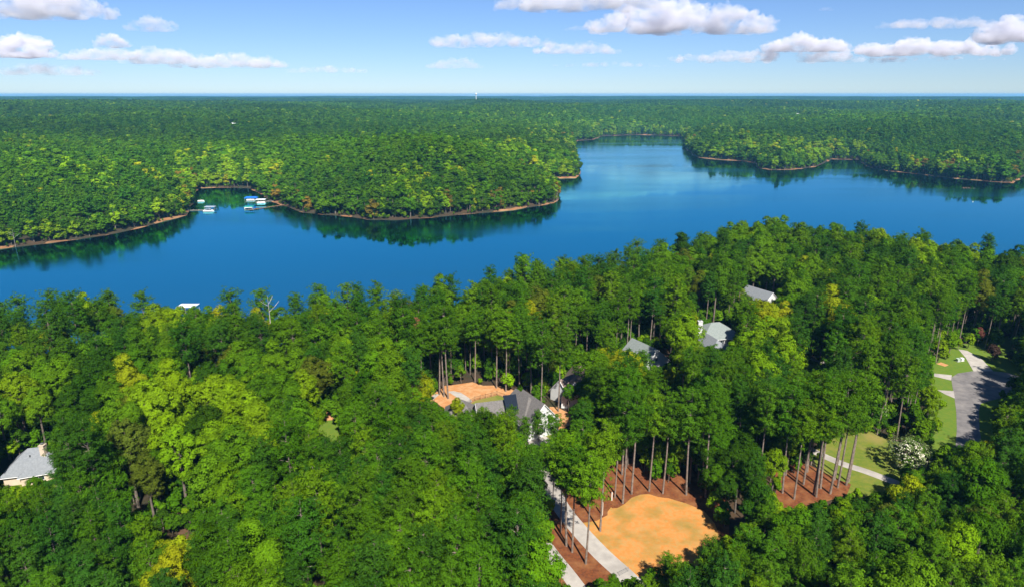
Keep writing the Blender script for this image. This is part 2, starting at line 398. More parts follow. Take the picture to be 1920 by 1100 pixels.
sheet('driveway', c3([(1100, 430), (1250, 430), (1260, 480), (1110, 475)]), 0, 'concrete', 'pale concrete drive glimpsed under trees left of the brown roof', 'driveway')
# left small lawn, dirt trail
sheet('lawn', [(590, 800), (615, 785), (640, 790), (680, 790), (690, 820), (620, 840), (590, 830)], 0, 'lush_lawn', 'small bright lawn among trees left of the white house', 'lawn', .6, 10)
sheet('dirt_yard', [(600, 775), (630, 765), (640, 785), (605, 788)], 1, 'bare_clay', 'orange dirt patch above the small left lawn', 'yard', .5, 11)
sheet('trail', [(318, 960), (335, 955), (350, 985), (356, 1015), (342, 1022), (330, 990)], 0, 'trail_dirt', 'brown dirt trail in a gap among the lower left trees', 'trail', .6, 12)
sheet('yard', [(-20, 880), (60, 900), (90, 900), (85, 925), (0, 925), (-40, 905)], 0, 'lawn', 'grassy front yard of the left cottage', 'yard', .6, 13)
# right side: lawns, mulch bed with pines, drive, cul-de-sac
sheet('lawn', c2([(560, 560), (760, 560), (930, 620), (1010, 700), (1010, 900), (900, 1000), (680, 1000), (480, 900), (420, 700)]), 0, 'lawn', 'mown lawn beside the white-flowering bush', 'lawn', .6, 14)
BED = c2([(190, 760), (330, 760), (480, 830), (600, 890), (670, 915), (640, 985), (420, 1060), (240, 1080), (180, 980)])
sheet('pine_straw_bed', BED, 1, 'mulch', 'brown pine straw bed under the leaning pine trunks', 'mulch bed', .7, 15)
sheet('driveway', strip_poly(c2([(300, 640), (430, 705), (540, 755), (640, 795), (760, 833), (900, 885), (1100, 960)]), 3.0), 2, 'concrete', 'narrow concrete drive across the lawn to the pines', 'driveway', world=True)
sheet('lawn', c2([(1080, 150), (1200, 90), (1350, 20), (1700, -40), (2000, 0), (2000, 800), (1300, 800), (1100, 700), (1150, 600), (1180, 300)]), 0, 'lush_lawn', 'bright green lawns round the cul-de-sac', 'lawn', .6, 16)
ROAD = c2([(1318, 232), (1360, 205), (1450, 191), (1560, 188), (1680, 200), (1760, 225), (1800, 262), (1790, 310), (1700, 350), (1580, 378), (1510, 400), (1497, 450), (1500, 560), (1512, 640), (1540, 900), (1330, 900),
            (1345, 680), (1354, 560), (1352, 470), (1342, 370), (1326, 280)])
sheet('road', ROAD, 2, 'asphalt', 'worn grey asphalt cul-de-sac at the right edge', 'road', .15, 17)
sheet('driveway', c2([(1365, 50), (1420, 58), (1512, 108), (1588, 190), (1462, 191), (1412, 105)]), 3, 'concrete', 'concrete driveway leaving the top of the cul-de-sac', 'driveway')
sheet('driveway', c2([(1100, 185), (1190, 203), (1322, 216), (1318, 250), (1200, 222), (1090, 205)]), 3, 'concrete', 'upper of two concrete drives left of the cul-de-sac', 'driveway')
sheet('driveway', c2([(1230, 312), (1334, 318), (1342, 366), (1280, 340)]), 3, 'concrete', 'lower of two concrete drives left of the cul-de-sac', 'driveway')
sheet('dirt_yard', c2([(1222, 142), (1250, 132), (1300, 150), (1275, 160)]), 1, 'bare_clay', 'orange dirt patch beside the upper lawn of the cul-de-sac', 'yard', .5, 18)
sheet('lawn', c2([(370, 90), (450, 110), (520, 160), (460, 230), (380, 200)]), 0, 'lush_lawn', 'bright lawn patch among dark trees left of the cul-de-sac', 'lawn', .5, 19)
sheet('path', strip_poly(c2([(330, 85), (450, 120), (560, 160), (640, 200)]), 2.6), 1, 'concrete', 'pale path above the lawn patch among dark trees', 'path', world=True)
sheet('driveway', [(1222, 742), (1240, 738), (1275, 762), (1330, 785), (1300, 800), (1240, 775), (1215, 760)], 0, 'concrete', 'pale concrete drive with a parked car under the pines', 'driveway')

lap('sheets')
# ================================================================== houses
def arr(p, z): return Vector((p[0], p[1], z))
def roof_block(root, a_px, b_px, wall_h, roof_h, W, mats, hip=(0, 0), ext=(0, 0), over=.5, base=GZ, sag=0):
    """walls and a roof under a ridge seen from pixel a to pixel b; returns frame (centre, direction, length)"""
    wallm, roofm = mats
    rz = base + wall_h + roof_h
    A = un(*a_px, rz); B = un(*b_px, rz); D = (B - A); Ln = np.hypot(*D); D = D / Ln
    A = A - D * ext[0]; B = B + D * ext[1]; Ln = np.hypot(*(B - A)); Nn = np.array((-D[1], D[0])); h = W / 2
    iv = root.matrix_world.inverted() if False else None
    ox, oy = root.location.x, root.location.y
    def P(s, t, z): q = A + D * s + Nn * t; return (q[0] - ox, q[1] - oy, z - root.location.z)
    ha, hb = hip[0] * h, hip[1] * h                                   # hipped ends run out past the ridge
    s0, s1 = -ha, Ln + hb
    wz = base + wall_h
    m = MB(); m.add([P(s0, -h, base - .3), P(s1, -h, base - .3), P(s1, h, base - .3), P(s0, h, base - .3), P(s0, -h, wz), P(s1, -h, wz), P(s1, h, wz), P(s0, h, wz)],
                    [(0, 1, 5, 4), (1, 2, 6, 5), (2, 3, 7, 6), (3, 0, 4, 7)])
    k = len(m.v)
    if not hip[0]: m.add([P(s0, -h, wz), P(s0, h, wz), P(s0, 0, rz - .05)], [(0, 2, 1)])
    if not hip[1]: m.add([P(s1, -h, wz), P(s1, h, wz), P(s1, 0, rz - .05)], [(0, 1, 2)])
    m.build('wall', wallm, root)
    e = over; sl = roof_h / h; th = .22; r = MB()
    ez = wz - e * sl
    ra, rb = (0 if hip[0] else -e * .7), (Ln if hip[1] else Ln + e * .7)
    ea, eb = (s0 - e if hip[0] else s0 - e * .7), (s1 + e if hip[1] else s1 + e * .7)
    for dz, flip in ((th, False), (0.02, True)):
        v = [P(ra, 0, rz + dz), P(rb, 0, rz + dz), P(ea, -h - e, ez + dz), P(eb, -h - e, ez + dz), P(ea, h + e, ez + dz), P(eb, h + e, ez + dz)]
        f = [(2, 3, 1, 0), (5, 4, 0, 1)]
        if hip[0]: f.append((4, 2, 0))
        if hip[1]: f.append((3, 5, 1))
        r.add(v, [tuple(reversed(q)) for q in f] if flip else f)
    loop = [2, 3, 5, 4] if (hip[0] and hip[1]) else ([2, 3, 1, 5, 4] if hip[0] else ([2, 3, 5, 4, 0] if hip[1] else [2, 3, 1, 5, 4, 0]))
    for q in range(len(loop)):
        i, j = loop[q], loop[(q + 1) % len(loop)]; r.f.append((i, i + 6, j + 6, j))
    ro = r.build('roof', roofm, root)
    # fascia boards along the open gable ends and the eaves
    for t in (-1, 1):
        MB().tube([P(ea, t * (h + e + .03), ez + .02), P(eb, t * (h + e + .03), ez + .02)], .11, 4).build('fascia', 'trim', ro)
        for s, hp in ((ea, hip[0]), (eb, hip[1])):
            if not hp: MB().tube([P(s, t * (h + e), ez), P(s, 0, rz)], .13, 4).build('bargeboard', 'trim', ro)
    return dict(P=P, A=A, D=D, N=Nn, L=Ln, h=h, wz=wz, rz=rz, s0=s0, s1=s1, root=root)
def window(fr, s, t, z, ww, hh, face, root):
    """face 'n'/'p' for the long walls at t = -h/+h, 'b'/'a' for the end walls"""
    P = fr['P']; d = .06
    def Q(u, v, off):
        if face == 'n': return P(s + u, -fr['h'] - off, z + v)
        if face == 'p': return P(s - u, fr['h'] + off, z + v)
        if face == 'b': return P(fr['s1'] + off, t + u, z + v)
        return P(fr['s0'] - off, t - u, z + v)
    m = MB(); a, b = ww / 2, hh / 2
    for u0, u1, v0, v1 in ((-a - .12, -a, -b - .12, b + .12), (a, a + .12, -b - .12, b + .12), (-a, a, b, b + .12), (-a, a, -b - .12, -b), (-.03, .03, -b, b)):
        q = [Q(u0, v0, .01), Q(u1, v0, .01), Q(u1, v1, .01), Q(u0, v1, .01), Q(u0, v0, d), Q(u1, v0, d), Q(u1, v1, d), Q(u0, v1, d)]
        m.add(q, [(3, 2, 1, 0), (4, 5, 6, 7), (0, 1, 5, 4), (1, 2, 6, 5), (2, 3, 7, 6), (3, 0, 4, 7)])
    wn = m.build('window', 'trim', root)
    MB().add([Q(-a, -b, .025), Q(a, -b, .025), Q(a, b, .025), Q(-a, b, .025)], [(0, 1, 2, 3)]).build('pane', 'glass', wn)
def chimney(root, px, ztop, mat, wdt=1.2, base=GZ + 3):
    q = un(*px, ztop); x, y = q[0] - root.location.x, q[1] - root.location.y; zz = root.location.z; h = wdt / 2
    c = MB().box(x - h, x + h, y - h, y + h, base - zz, ztop - zz).box(x - h - .12, x + h + .12, y - h - .12, y + h + .12, ztop - zz, ztop - zz + .2).build('chimney', mat, root)
    MB().box(x - .35, x + .35, y - .35, y + .35, ztop - zz + .5, ztop - zz + .62).tube([(x - .28, y - .28, ztop - zz + .2), (x - .28, y - .28, ztop - zz + .5)], .05, 4) \
        .tube([(x + .28, y + .28, ztop - zz + .2), (x + .28, y + .28, ztop - zz + .5)], .05, 4).build('chimney_cap', 'alum', c)
def vents(fr, spots, root):
    for s, t in spots:
        z = fr['rz'] - abs(t) / fr['h'] * (fr['rz'] - fr['wz'])
        MB().tube([fr['P'](s, t, z - .2), fr['P'](s, t, z + .75)], .14, 6).build('roof_vent', 'dark_trim', root)

# --- A: the new white house with the black metal dormer
ra_ = un(985, 790, GZ); hA = empty('white_house', (ra_[0], ra_[1], GZ))
tag(hA, 'white house with grey shingle roofs and black metal dormer beside orange dirt', 'house')
bw = ('white_paint', 'roof_grey')
main = roof_block(hA, (985, 733), (1020, 757), 4.6, 6.2, 11.0, bw, ext=(1, 0))
side = roof_block(hA, (972, 731.5), (988, 742), 4.5, 6.3, 9.0, bw, hip=(.6, .8), ext=(1.5, 1))
lw = roof_block(hA, (893, 756), (968, 747), 3.4, 4.6, 11.0, bw, hip=(0, 0), ext=(0, 3))
gar = roof_block(hA, (862.5, 749), (865.5, 749), 3.3, 4.6, 9.5, bw, hip=(1, 1))
for t in (-2.2, 0.0, 2.2): window(main, 0, t, GZ + 2.3, 1.1, 1.7, 'b', hA)
window(main, 0, 0, GZ + 7.2, .95, 1.3, 'b', hA)
window(main, 4, 0, GZ + 2.2, 1.2, 1.7, 'n', hA); window(main, 8, 0, GZ + 2.2, 1.2, 1.7, 'n', hA)
for s in (2.5, 5.5, 8.5): window(lw, s, 0, GZ + 2.0, 1.2, 1.6, 'n', hA)
vents(main, ((2.5, 3.0), (6, -2.5)), hA); vents(lw, ((5, 2.0),), hA)
# dormer: a wall with two windows under a black standing-seam roof, on the front slope of the left wing
def dormer(fr, s, wid, t0, t1, z0, z1f, z1b, root):
    P = fr['P']; a, b = s - wid / 2, s + wid / 2
    d = MB().add([P(a, t1, z0), P(b, t1, z0), P(b, t0, z0), P(a, t0, z0), P(a, t1, z1f), P(b, t1, z1f), P(b, t0, z1b), P(a, t0, z1b)],
                 [(3, 2, 1, 0), (4, 5, 6, 7), (0, 1, 5, 4), (1, 2, 6, 5), (2, 3, 7, 6), (3, 0, 4, 7)]).build('dormer', 'white_paint', root)
    e = .4; sl = (z1b - z1f) / (t0 - t1)
    lo_t = t1 - e; lo_z = z1f - e * sl + .05
    MB().add([P(a - e, lo_t, lo_z), P(b + e, lo_t, lo_z), P(b + e, t0, z1b + .05), P(a - e, t0, z1b + .05), P(a - e, lo_t, lo_z + .18), P(b + e, lo_t, lo_z + .18), P(b + e, t0, z1b + .23), P(a - e, t0, z1b + .23)],
             [(3, 2, 1, 0), (4, 5, 6, 7), (0, 1, 5, 4), (1, 2, 6, 5), (2, 3, 7, 6), (3, 0, 4, 7)]).build('dormer_roof', 'black_metal', d)
    n = int((wid + 2 * e) / .6)
    for k in range(n + 1):
        q = a - e + .03 + (wid + 2 * e - .06) * k / n
        MB().tube([P(q, lo_t, lo_z + .2), P(q, t0, z1b + .25)], .03, 4).build('roof_seam', 'black_metal', d)
    for q in (s - wid * .22, s + wid * .22):
        z = (z0 + z1f) / 2 + .25
        w_ = MB()
        for u0, u1, v0, v1 in ((-.65, -.5, -.85, .85), (.5, .65, -.85, .85), (-.5, .5, .7, .85), (-.5, .5, -.85, -.7), (-.03, .03, -.7, .7)):
            w_.add([P(q + u0, t1 - .01, z + v0), P(q + u1, t1 - .01, z + v0), P(q + u1, t1 - .01, z + v1), P(q + u0, t1 - .01, z + v1), P(q + u0, t1 - .07, z + v0), P(q + u1, t1 - .07, z + v0), P(q + u1, t1 - .07, z + v1), P(q + u0, t1 - .07, z + v1)],
                   [(0, 1, 2, 3), (7, 6, 5, 4), (4, 5, 1, 0), (5, 6, 2, 1), (6, 7, 3, 2), (7, 4, 0, 3)])
        wo_ = w_.build('window', 'trim', d)
        MB().add([P(q - .5, t1 - .03, z - .7), P(q + .5, t1 - .03, z - .7), P(q + .5, t1 - .03, z + .7), P(q - .5, t1 - .03, z + .7)], [(3, 2, 1, 0)]).build('pane', 'glass', wo_)
    return d
Lw = lw['L']
dormer(lw, Lw - 4.2, 5.6, -0.3, -5.0, GZ + 3.6, GZ + 6.9, GZ + 9.6, hA)
# black metal porch roof below it
P = lw['P']
MB().add([P(Lw - 1.6, -5.6, GZ + 3.9), P(Lw + 3.4, -5.6, GZ + 3.9), P(Lw + 3.4, -8.6, GZ + 2.9), P(Lw - 1.6, -8.6, GZ + 2.9), P(Lw - 1.6, -5.6, GZ + 4.1), P(Lw + 3.4, -5.6, GZ + 4.1), P(Lw + 3.4, -8.6, GZ + 3.1), P(Lw - 1.6, -8.6, GZ + 3.1)],
         [(0, 1, 2, 3), (7, 6, 5, 4), (4, 5, 1, 0), (5, 6, 2, 1), (6, 7, 3, 2), (7, 4, 0, 3)]).build('porch_roof', 'black_metal', hA)
for q in (Lw - 1.3, Lw + 3.1): MB().tube([P(q, -8.3, GZ), P(q, -8.3, GZ + 2.95)], .14, 6).build('porch_post', 'trim', hA)
# --- B: brown roof
rb_ = un(1072, 735, GZ); hB = empty('brown_roofed_house', (rb_[0], rb_[1], GZ)); tag(hB, 'house with brown shingle roof and white gable, half hidden right of the white house', 'house')
b1 = roof_block(hB, (1084, 676), (1078, 716), 4.0, 5.5, 8.5, ('white_paint', 'roof_brown'), hip=(0, 0))
b2 = roof_block(hB, (1050, 712), (1076, 700), 3.6, 4.6, 8, ('white_paint', 'roof_brown'), ext=(0, 3))
window(b1, 0, -2, GZ + 2.2, 1.1, 1.6, 'b', hB); window(b1, 0, 2, GZ + 2.2, 1.1, 1.6, 'b', hB); window(b1, 0, 0, GZ + 5.4, 1.0, 1.3, 'b', hB)
vents(b1, ((4, 2), ), hB)
# --- C: green-grey roof behind the yellow tree
rc_ = un(1200, 690, GZ); hC = empty('green_roofed_house', (rc_[0], rc_[1], GZ)); tag(hC, 'white house with green-grey gable roof behind the yellow tree', 'house')
k1 = roof_block(hC, (1186, 634), (1232, 655), 4.2, 5.6, 13, ('white_paint', 'roof_green_grey'))
window(k1, 0, -2, GZ + 2.3, 1.1, 1.6, 'b', hC); window(k1, 0, 2, GZ + 2.3, 1.1, 1.6, 'b', hC); window(k1, 0, 0, GZ + 6.0, 1.0, 1.4, 'b', hC)
# --- D: hip roof with white chimney
rd_ = un(1340, 650, GZ); hD = empty('hip_roofed_house', (rd_[0], rd_[1], GZ)); tag(hD, 'house with pale green-grey hip roof, white chimney and porch', 'house')
d1 = roof_block(hD, (1334, 605), (1349, 604), 4.4, 4.2, 13.5, ('white_paint', 'roof_green_grey'), hip=(1, 1), over=.8)
d2 = roof_block(hD, (1322, 623), (1345, 637), 3.6, 3.8, 9.0, ('white_paint', 'roof_slate'), hip=(0, .8), ext=(1, 0), over=.6)
chimney(hD, (1313, 602), GZ + 10.5, 'white_paint', 1.7)
for s in (-3, 0, 3): window(d1, s + d1['L'] / 2, 0, GZ + 2.6, 1.5, 2.0, 'n', hD)
# --- E: grey gable roof, yellow tree in front
re_ = un(1428, 575, GZ); hE = empty('grey_gabled_house', (re_[0], re_[1], GZ)); tag(hE, 'white house with plain grey gable roof nearest the lake, yellow tree in front', 'house')
e1 = roof_block(hE, (1402, 535), (1449, 549), 4.6, 5.4, 12.5, ('white_paint', 'roof_slate'))
window(e1, 0, -2, GZ + 2.4, 1.1, 1.6, 'b', hE); window(e1, 0, 2, GZ + 2.4, 1.1, 1.6, 'b', hE); window(e1, 0, 0, GZ + 6.4, 1.0, 1.4, 'b', hE)
# --- F: cottage at the left edge
rf_ = un(45, 885, GZ); hF = empty('cream_cottage', (rf_[0], rf_[1], GZ)); tag(hF, 'cream cottage with grey hip roof, porch and chimney at left edge', 'house')
f1 = roof_block(hF, (52, 841), (78, 838), 3.2, 4.3, 10.5, ('cream_paint', 'roof_slate'), hip=(.9, 1), over=.7)
f2 = roof_block(hF, (64, 862), (70, 861), 2.9, 2.3, 7.0, ('cream_paint', 'roof_slate'), hip=(.8, .8), over=.6)
chimney(hF, (79, 834), GZ + 8.9, 'cream_paint', 1.2)
window(f1, 1.0, 0, GZ + 1.7, 1.2, 1.5, 'n', hF); window(f2, 1.2, 0, GZ + 1.6, 2.4, 1.3, 'n', hF)
vents(f1, ((1.0, -2.0), (3.0, 2.2)), hF)
# --- boathouse on the near shore: a white metal roof on posts over the water
q = un(352, 571, 4); bh = empty('boathouse', (q[0], q[1], 0)); tag(bh, 'white metal boathouse roof over the water beyond the near trees', 'boathouse')
MB().add([(-4.5, -3.4, 3.6), (4.5, -3.4, 3.6), (4.5, 3.4, 3.6), (-4.5, 3.4, 3.6), (-3.6, -.4, 4.3), (3.6, -.4, 4.3), (3.6, .4, 4.3), (-3.6, .4, 4.3)],
         [(3, 2, 1, 0), (4, 5, 6, 7), (0, 1, 5, 4), (1, 2, 6, 5), (2, 3, 7, 6), (3, 0, 4, 7)]).build('roof', 'steel_white', bh)
for sx in (-4, 0, 4):
    for sy in (-3, 3): MB().tube([(sx, sy, -2), (sx, sy, 3.6)], .12, 6).build('post', 'dock_grey', bh)
MB().box(-4.4, 4.4, 2.1, 3.3, .5, .65).box(-4.4, -3.2, -9, 2.1, .5, .65).build('deck', 'dock_grey', bh)

# ================================================================== small things
def cap_profile(n=10): return [(math.cos(2 * math.pi * k / n), math.sin(2 * math.pi * k / n)) for k in range(n)]
def pontoon_boat(px, rz, label, canopy, ln=8.0, top=True, group='boats at the docks'):
    q = un(*px, .3); b = empty('pontoon_boat', (q[0], q[1], 0), rz); tag(b, label, 'boat', group); h = ln / 2
    for s in (-1, 1):
        MB().tube([(-h, s * .9, .25), (-h + .5, s * .9, .2), (h - 1.0, s * .9, .2), (h - .3, s * .9, .32), (h, s * .9, .5)], [.18, .36, .36, .26, .06], 10).build('pontoon', 'alum', b)
    MB().box(-h + .1, h - .5, -1.3, 1.3, .56, .68).build('deck', 'seat_tan', b)
    r = MB()
    for y0, y1 in ((-1.3, -1.24), (1.24, 1.3)): r.box(-h + .3, h - .7, y0, y1, .68, 1.4)
    r.box(h - .76, h - .7, -1.24, -.4, .68, 1.4).box(h - .76, h - .7, .4, 1.24, .68, 1.4).box(-h + .3, -h + .36, -1.24, 1.24, .68, 1.4)
    r.build('rail_panel', 'white_hull', b)
    for x0, x1, y0, y1 in ((-h + .45, -h + 1.2, -1.2, 1.2), (h - 2.6, h - .9, -1.2, -.6), (h - 2.6, h - .9, .6, 1.2)):
        MB().box(x0, x1, y0, y1, .68, 1.1).build('bench_seat', 'white_hull', b)
    MB().box(-.3, .3, .5, 1.1, .68, 1.6).add([(-.3, .5, 1.6), (.3, .5, 1.6), (.1, 1.1, 1.95), (-.1, 1.1, 1.95)], [(0, 1, 2, 3)]).build('console', 'seat_tan', b)
    MB().box(-h - .45, -h + .1, -.22, .22, .3, 1.35).build('outboard_motor', 'dark_trim', b)
    if top:
        c = MB()
        xs = np.linspace(-h * .55, h * .5, 6)
        for i in range(5):
            z0, z1 = 2.75 + .25 * math.sin(math.pi * i / 5), 2.75 + .25 * math.sin(math.pi * (i + 1) / 5)
            c.add([(xs[i], -1.35, z0), (xs[i + 1], -1.35, z1), (xs[i + 1], 1.35, z1), (xs[i], 1.35, z0), (xs[i], -1.35, z0 + .08), (xs[i + 1], -1.35, z1 + .08), (xs[i + 1], 1.35, z1 + .08), (xs[i], 1.35, z0 + .08)],
                  [(3, 2, 1, 0), (4, 5, 6, 7), (0, 1, 5, 4), (2, 3, 7, 6)])
        c.build('canopy', canopy, b)
        for s in (-1, 1):
            for x in (xs[0], xs[-1]): MB().tube([(0 + x * .4, s * 1.27, 1.4), (x, s * 1.3, 2.75)], .035, 5).build('canopy_pole', 'alum', b)
    return b
def lift_canopy(px, rz, ln, wd, z, mat, label, ridge=.9):
    q = un(*px, z); b = empty('boat_canopy', (q[0], q[1], 0), rz); tag(b, label, 'canopy', 'canopies over the boat lifts')
    h, k = ln / 2, wd / 2
    MB().add([(-h, -k, z - .6), (h, -k, z - .6), (h, k, z - .6), (-h, k, z - .6), (-h, -k, z), (h, -k, z), (h, k, z), (-h, k, z), (-h + 1.6, 0, z + ridge), (h - 1.6, 0, z + ridge)],
             [(0, 1, 5, 4), (1, 2, 6, 5), (2, 3, 7, 6), (3, 0, 4, 7), (4, 5, 9, 8), (6, 7, 8, 9), (5, 6, 9), (7, 4, 8)]).build('cover', mat, b)
    for sx in (-h + .3, 0, h - .3):
        for sy in (-k + .15, k - .15): MB().tube([(sx, sy, -2.5), (sx, sy, z - .1)], .09, 6).build('post', 'alum', b)
    MB().box(-h + .2, h - .2, k - 1.0, k - .1, .5, .62).box(-h + .2, h - .2, -k + .1, -k + .6, .5, .62).build('catwalk', 'dock_grey', b)
    return b
def dock(a_px, b_px, wd, mat, label, head=None):
    A, B = un(*a_px, .6), un(*b_px, .6); D = B - A; Ln = float(np.hypot(*D)); rz = math.atan2(D[1], D[0])
    d = empty('dock', (A[0], A[1], 0), rz); tag(d, label, 'dock', 'docks in the cove')
    MB().box(0, Ln, -wd / 2 + .1, wd / 2 - .1, .35, .5).build('frame', mat, d)
    n = max(6, int(Ln / .45)); pm = MB().box(0, Ln / n - .03, -wd / 2, wd / 2, .5, .58).mesh('plank', mat)
    for k in range(n):
        o = link('plank', pm, d); o.location = (Ln * k / n, 0, random.uniform(0, .012))
    k = max(2, int(Ln / 4))
    for i in range(k + 1):
        for s in (-1, 1): MB().tube([(Ln * i / k, s * (wd / 2 + .1), -3), (Ln * i / k, s * (wd / 2 + .1), 1.3)], .1, 6).build('piling', mat, d)
    if head:
        x0, x1, y0, y1 = head; MB().box(Ln + x0, Ln + x1, y0, y1, .48, .6).build('dock_head', mat, d)
    return d
# left side of the cove
dock((352, 394.5), (383, 394), 2.0, 'dock_grey', 'grey dock on the left side of the cove')
pontoon_boat((391, 396.5), 0.05, 'white pontoon boat with grey top at the end of the left dock', 'grey_cloth', 9.5)
lift_canopy((394, 387), 0.05, 9.5, 4.6, 3.4, 'grey_cloth', 'blue-grey lift canopy behind the pontoon boat at the left dock', .35)
pontoon_boat((377, 378), 0.1, 'small white open boat by the bank beyond the left dock', 'grey_cloth', 6.5, top=False)
# right side of the cove
lift_canopy((471, 370.5), .12, 12.5, 6.0, 4.6, 'blue_cloth', 'bright blue canopy over a boat lift on the right side of the cove', 1.1)
pontoon_boat((470, 376), .12, 'white boat parked under the bright blue canopy', 'blue_cloth', 8.5, top=False)
lift_canopy((489, 373.5), .1, 9.5, 5.0, 3.9, 'steel_white', 'white flat canopy right of the bright blue one', .4)
pontoon_boat((490, 381), .15, 'white boat under the white canopy', 'steel_white', 8.5, top=False)
dock((512, 377), (484, 378), 1.8, 'dock_grey', 'grey dock leading to the white canopy')
lift_canopy((467, 387), .15, 8.6, 4.2, 3.4, 'green_cloth', 'teal green canopy over the end of the long brown dock', .5)
pontoon_boat((466, 391.5), .15, 'white boat under the teal green canopy', 'green_cloth', 7.5, top=False)
dock((534, 384), (474, 392.5), 1.8, 'dock_brown', 'long brown wooden dock on the right side of the cove', head=(-1.5, 3.0, -2.4, 1.4))

# parked car seen through the pines
def car(px, rz, label):
    q = un(*px, GZ); c = empty('parked_car', (q[0], q[1], GZ + .07), rz); tag(c, label, 'car')
    prof = [(-2.3, .35), (-2.32, .75), (-2.2, .95), (-1.75, 1.02), (-1.35, 1.6), (-.2, 1.68), (.55, 1.58), (1.2, 1.08), (2.1, .95), (2.3, .7), (2.3, .35)]
    body = bmesh.new(); n = len(prof)
    v0 = [body.verts.new((x, -.9 if z < 1.1 else -.72, z)) for x, z in prof]; v1 = [body.verts.new((x, .9 if z < 1.1 else .72, z)) for x, z in prof]
    body.faces.new(list(reversed(v0))); body.faces.new(v1)
    for i in range(n): body.faces.new((v0[i], v0[(i + 1) % n], v1[(i + 1) % n], v1[i]))
    bmesh.ops.recalc_face_normals(body, faces=body.faces[:]); bmesh.ops.bevel(body, geom=body.edges[:], offset=.06, segments=2, affect='EDGES')
    me = bpy.data.meshes.new('body'); body.to_mesh(me); body.free(); link('body', me, c, 'car_paint')
    MB().add([(-1.80, -.62, 1.05), (-1.80, .62, 1.05), (-1.42, .6, 1.56), (-1.42, -.6, 1.56)], [(0, 3, 2, 1)]).build('rear_window', 'glass', c)
    MB().add([(1.20, -.66, 1.12), (1.20, .66, 1.12), (.62, .6, 1.56), (.62, -.6, 1.56)], [(0, 1, 2, 3)]).build('windscreen', 'glass', c)
    for s in (-1, 1):
        MB().add([(-1.5, s * .86, 1.1), (.9, s * .86, 1.1), (.45, s * .76, 1.5), (-1.25, s * .76, 1.52)], [(0, 1, 2, 3)]).build('side_window', 'glass', c)
        MB().box(-2.36, -2.28, s * .72 - .14, s * .72 + .14, .78, .95).build('tail_light', 'red_lamp', c)
        MB().box(2.26, 2.33, s * .66 - .17, s * .66 + .17, .68, .82).build('headlight', 'trim', c)
        for x in (-1.45, 1.45):
            w_ = MB().tube([(x, s * .72, .33), (x, s * .93, .33)], .33, 14).build('wheel', 'tyre', c)
            MB().tube([(x, s * .9, .33), (x, s * .945, .33)], .2, 10).build('rim', 'alum', w_)
    return c
car((1232, 752), R(78), 'dark silver car parked on the drive among the pines')

# black yard fence behind the white house
def fence(px, label, hgt=1.5):
    pts = [un(x, y, GZ) for x, y in px]; f = empty('yard_fence', (pts[0][0], pts[0][1], GZ)); tag(f, label, 'fence')
    pm = MB().box(-.05, .05, -.05, .05, 0, hgt + .15).mesh('post', 'fence_black'); km = MB().box(-.02, .02, -.02, .02, .1, hgt).mesh('picket', 'fence_black')
    for a, b in zip(pts[:-1], pts[1:]):
        D = b - a; Ln = np.hypot(*D); n = max(1, round(Ln / 2.2)); a0 = a - pts[0]
        for z in (.2, hgt - .15): MB().tube([(a0[0], a0[1], z), (a0[0] + D[0], a0[1] + D[1], z)], .03, 4).build('rail', 'fence_black', f)
        for i in range(n + 1):
            o = link('post', pm, f); p = a0 + D * i / n; o.location = (p[0], p[1], 0)
            if i < n:
                for k in range(1, 6):
                    o = link('picket', km, f); p = a0 + D * (i + k / 6) / n; o.location = (p[0], p[1], 0)
fence(c3([(600, 650), (650, 622), (690, 598), (780, 576), (880, 550), (940, 574), (1000, 595)]), 'black picket fence round the back lawn of the white house')
# pale metal gate on the drive
A, B = un(1162, 1079), un(1178, 1071); D = B - A; gt = empty('drive_gate', (A[0], A[1], GZ + .05), math.atan2(D[1], D[0])); tag(gt, 'pale metal railing gate across the edge of the driveway', 'gate')
Lg = float(np.hypot(*D))
for z in (.25, 1.15): MB().tube([(0, 0, z), (Lg, 0, z)], .035, 6).build('rail', 'alum', gt)
for k in range(9): MB().tube([(Lg * k / 8, 0, 0 if k in (0, 8) else .25), (Lg * k / 8, 0, 1.3 if k in (0, 8) else 1.15)], .05 if k in (0, 8) else .022, 6).build('post' if k in (0, 8) else 'bar', 'alum', gt)
for px, lb in (((1129, 965), 'tall pale wooden stake beside the pines left of the clearing'), ((1147, 937), 'short pale wooden stake in the pine straw by the clearing')):
    q = un(*px); s = MB().prism([(-.14, -.14), (.14, -.14), (.14, .14), (-.14, .14)], 0, 3.6 if 'tall' in lb else 2.2).add([(-.14, -.14, 3.6 if 'tall' in lb else 2.2), (.14, -.14, 3.6 if 'tall' in lb else 2.2), (.14, .14, 3.6 if 'tall' in lb else 2.2), (-.14, .14, 3.6 if 'tall' in lb else 2.2), (0, 0, 3.9 if 'tall' in lb else 2.5)], [(0, 1, 4), (1, 2, 4), (2, 3, 4), (3, 0, 4)]).build('wooden_stake', 'seat_tan')
    s.location = (q[0], q[1], GZ); tag(s, lb, 'stake')
for k, (px, mt, lb) in enumerate((((1796, 677), 'box_green', 'pale green utility box on the lawn, left of its twin'), ((1803, 676), 'trim', 'white utility box on the lawn by the top driveway'))):
    q = un(*px); u = empty('utility_box', (q[0], q[1], GZ), .2); tag(u, lb, 'utility box', 'utility boxes by the cul-de-sac')
    MB().box(-.6, .6, -.5, .5, .1, 1.1).build('cabinet', mt, u); MB().box(-.75, .75, -.65, .65, 0, .1).build('base_pad', 'concrete', u)
    MB().add([(-.66, -.56, 1.1), (.66, -.56, 1.1), (.66, .56, 1.25), (-.66, .56, 1.25)], [(0, 1, 2, 3)]).build('lid', mt, u)

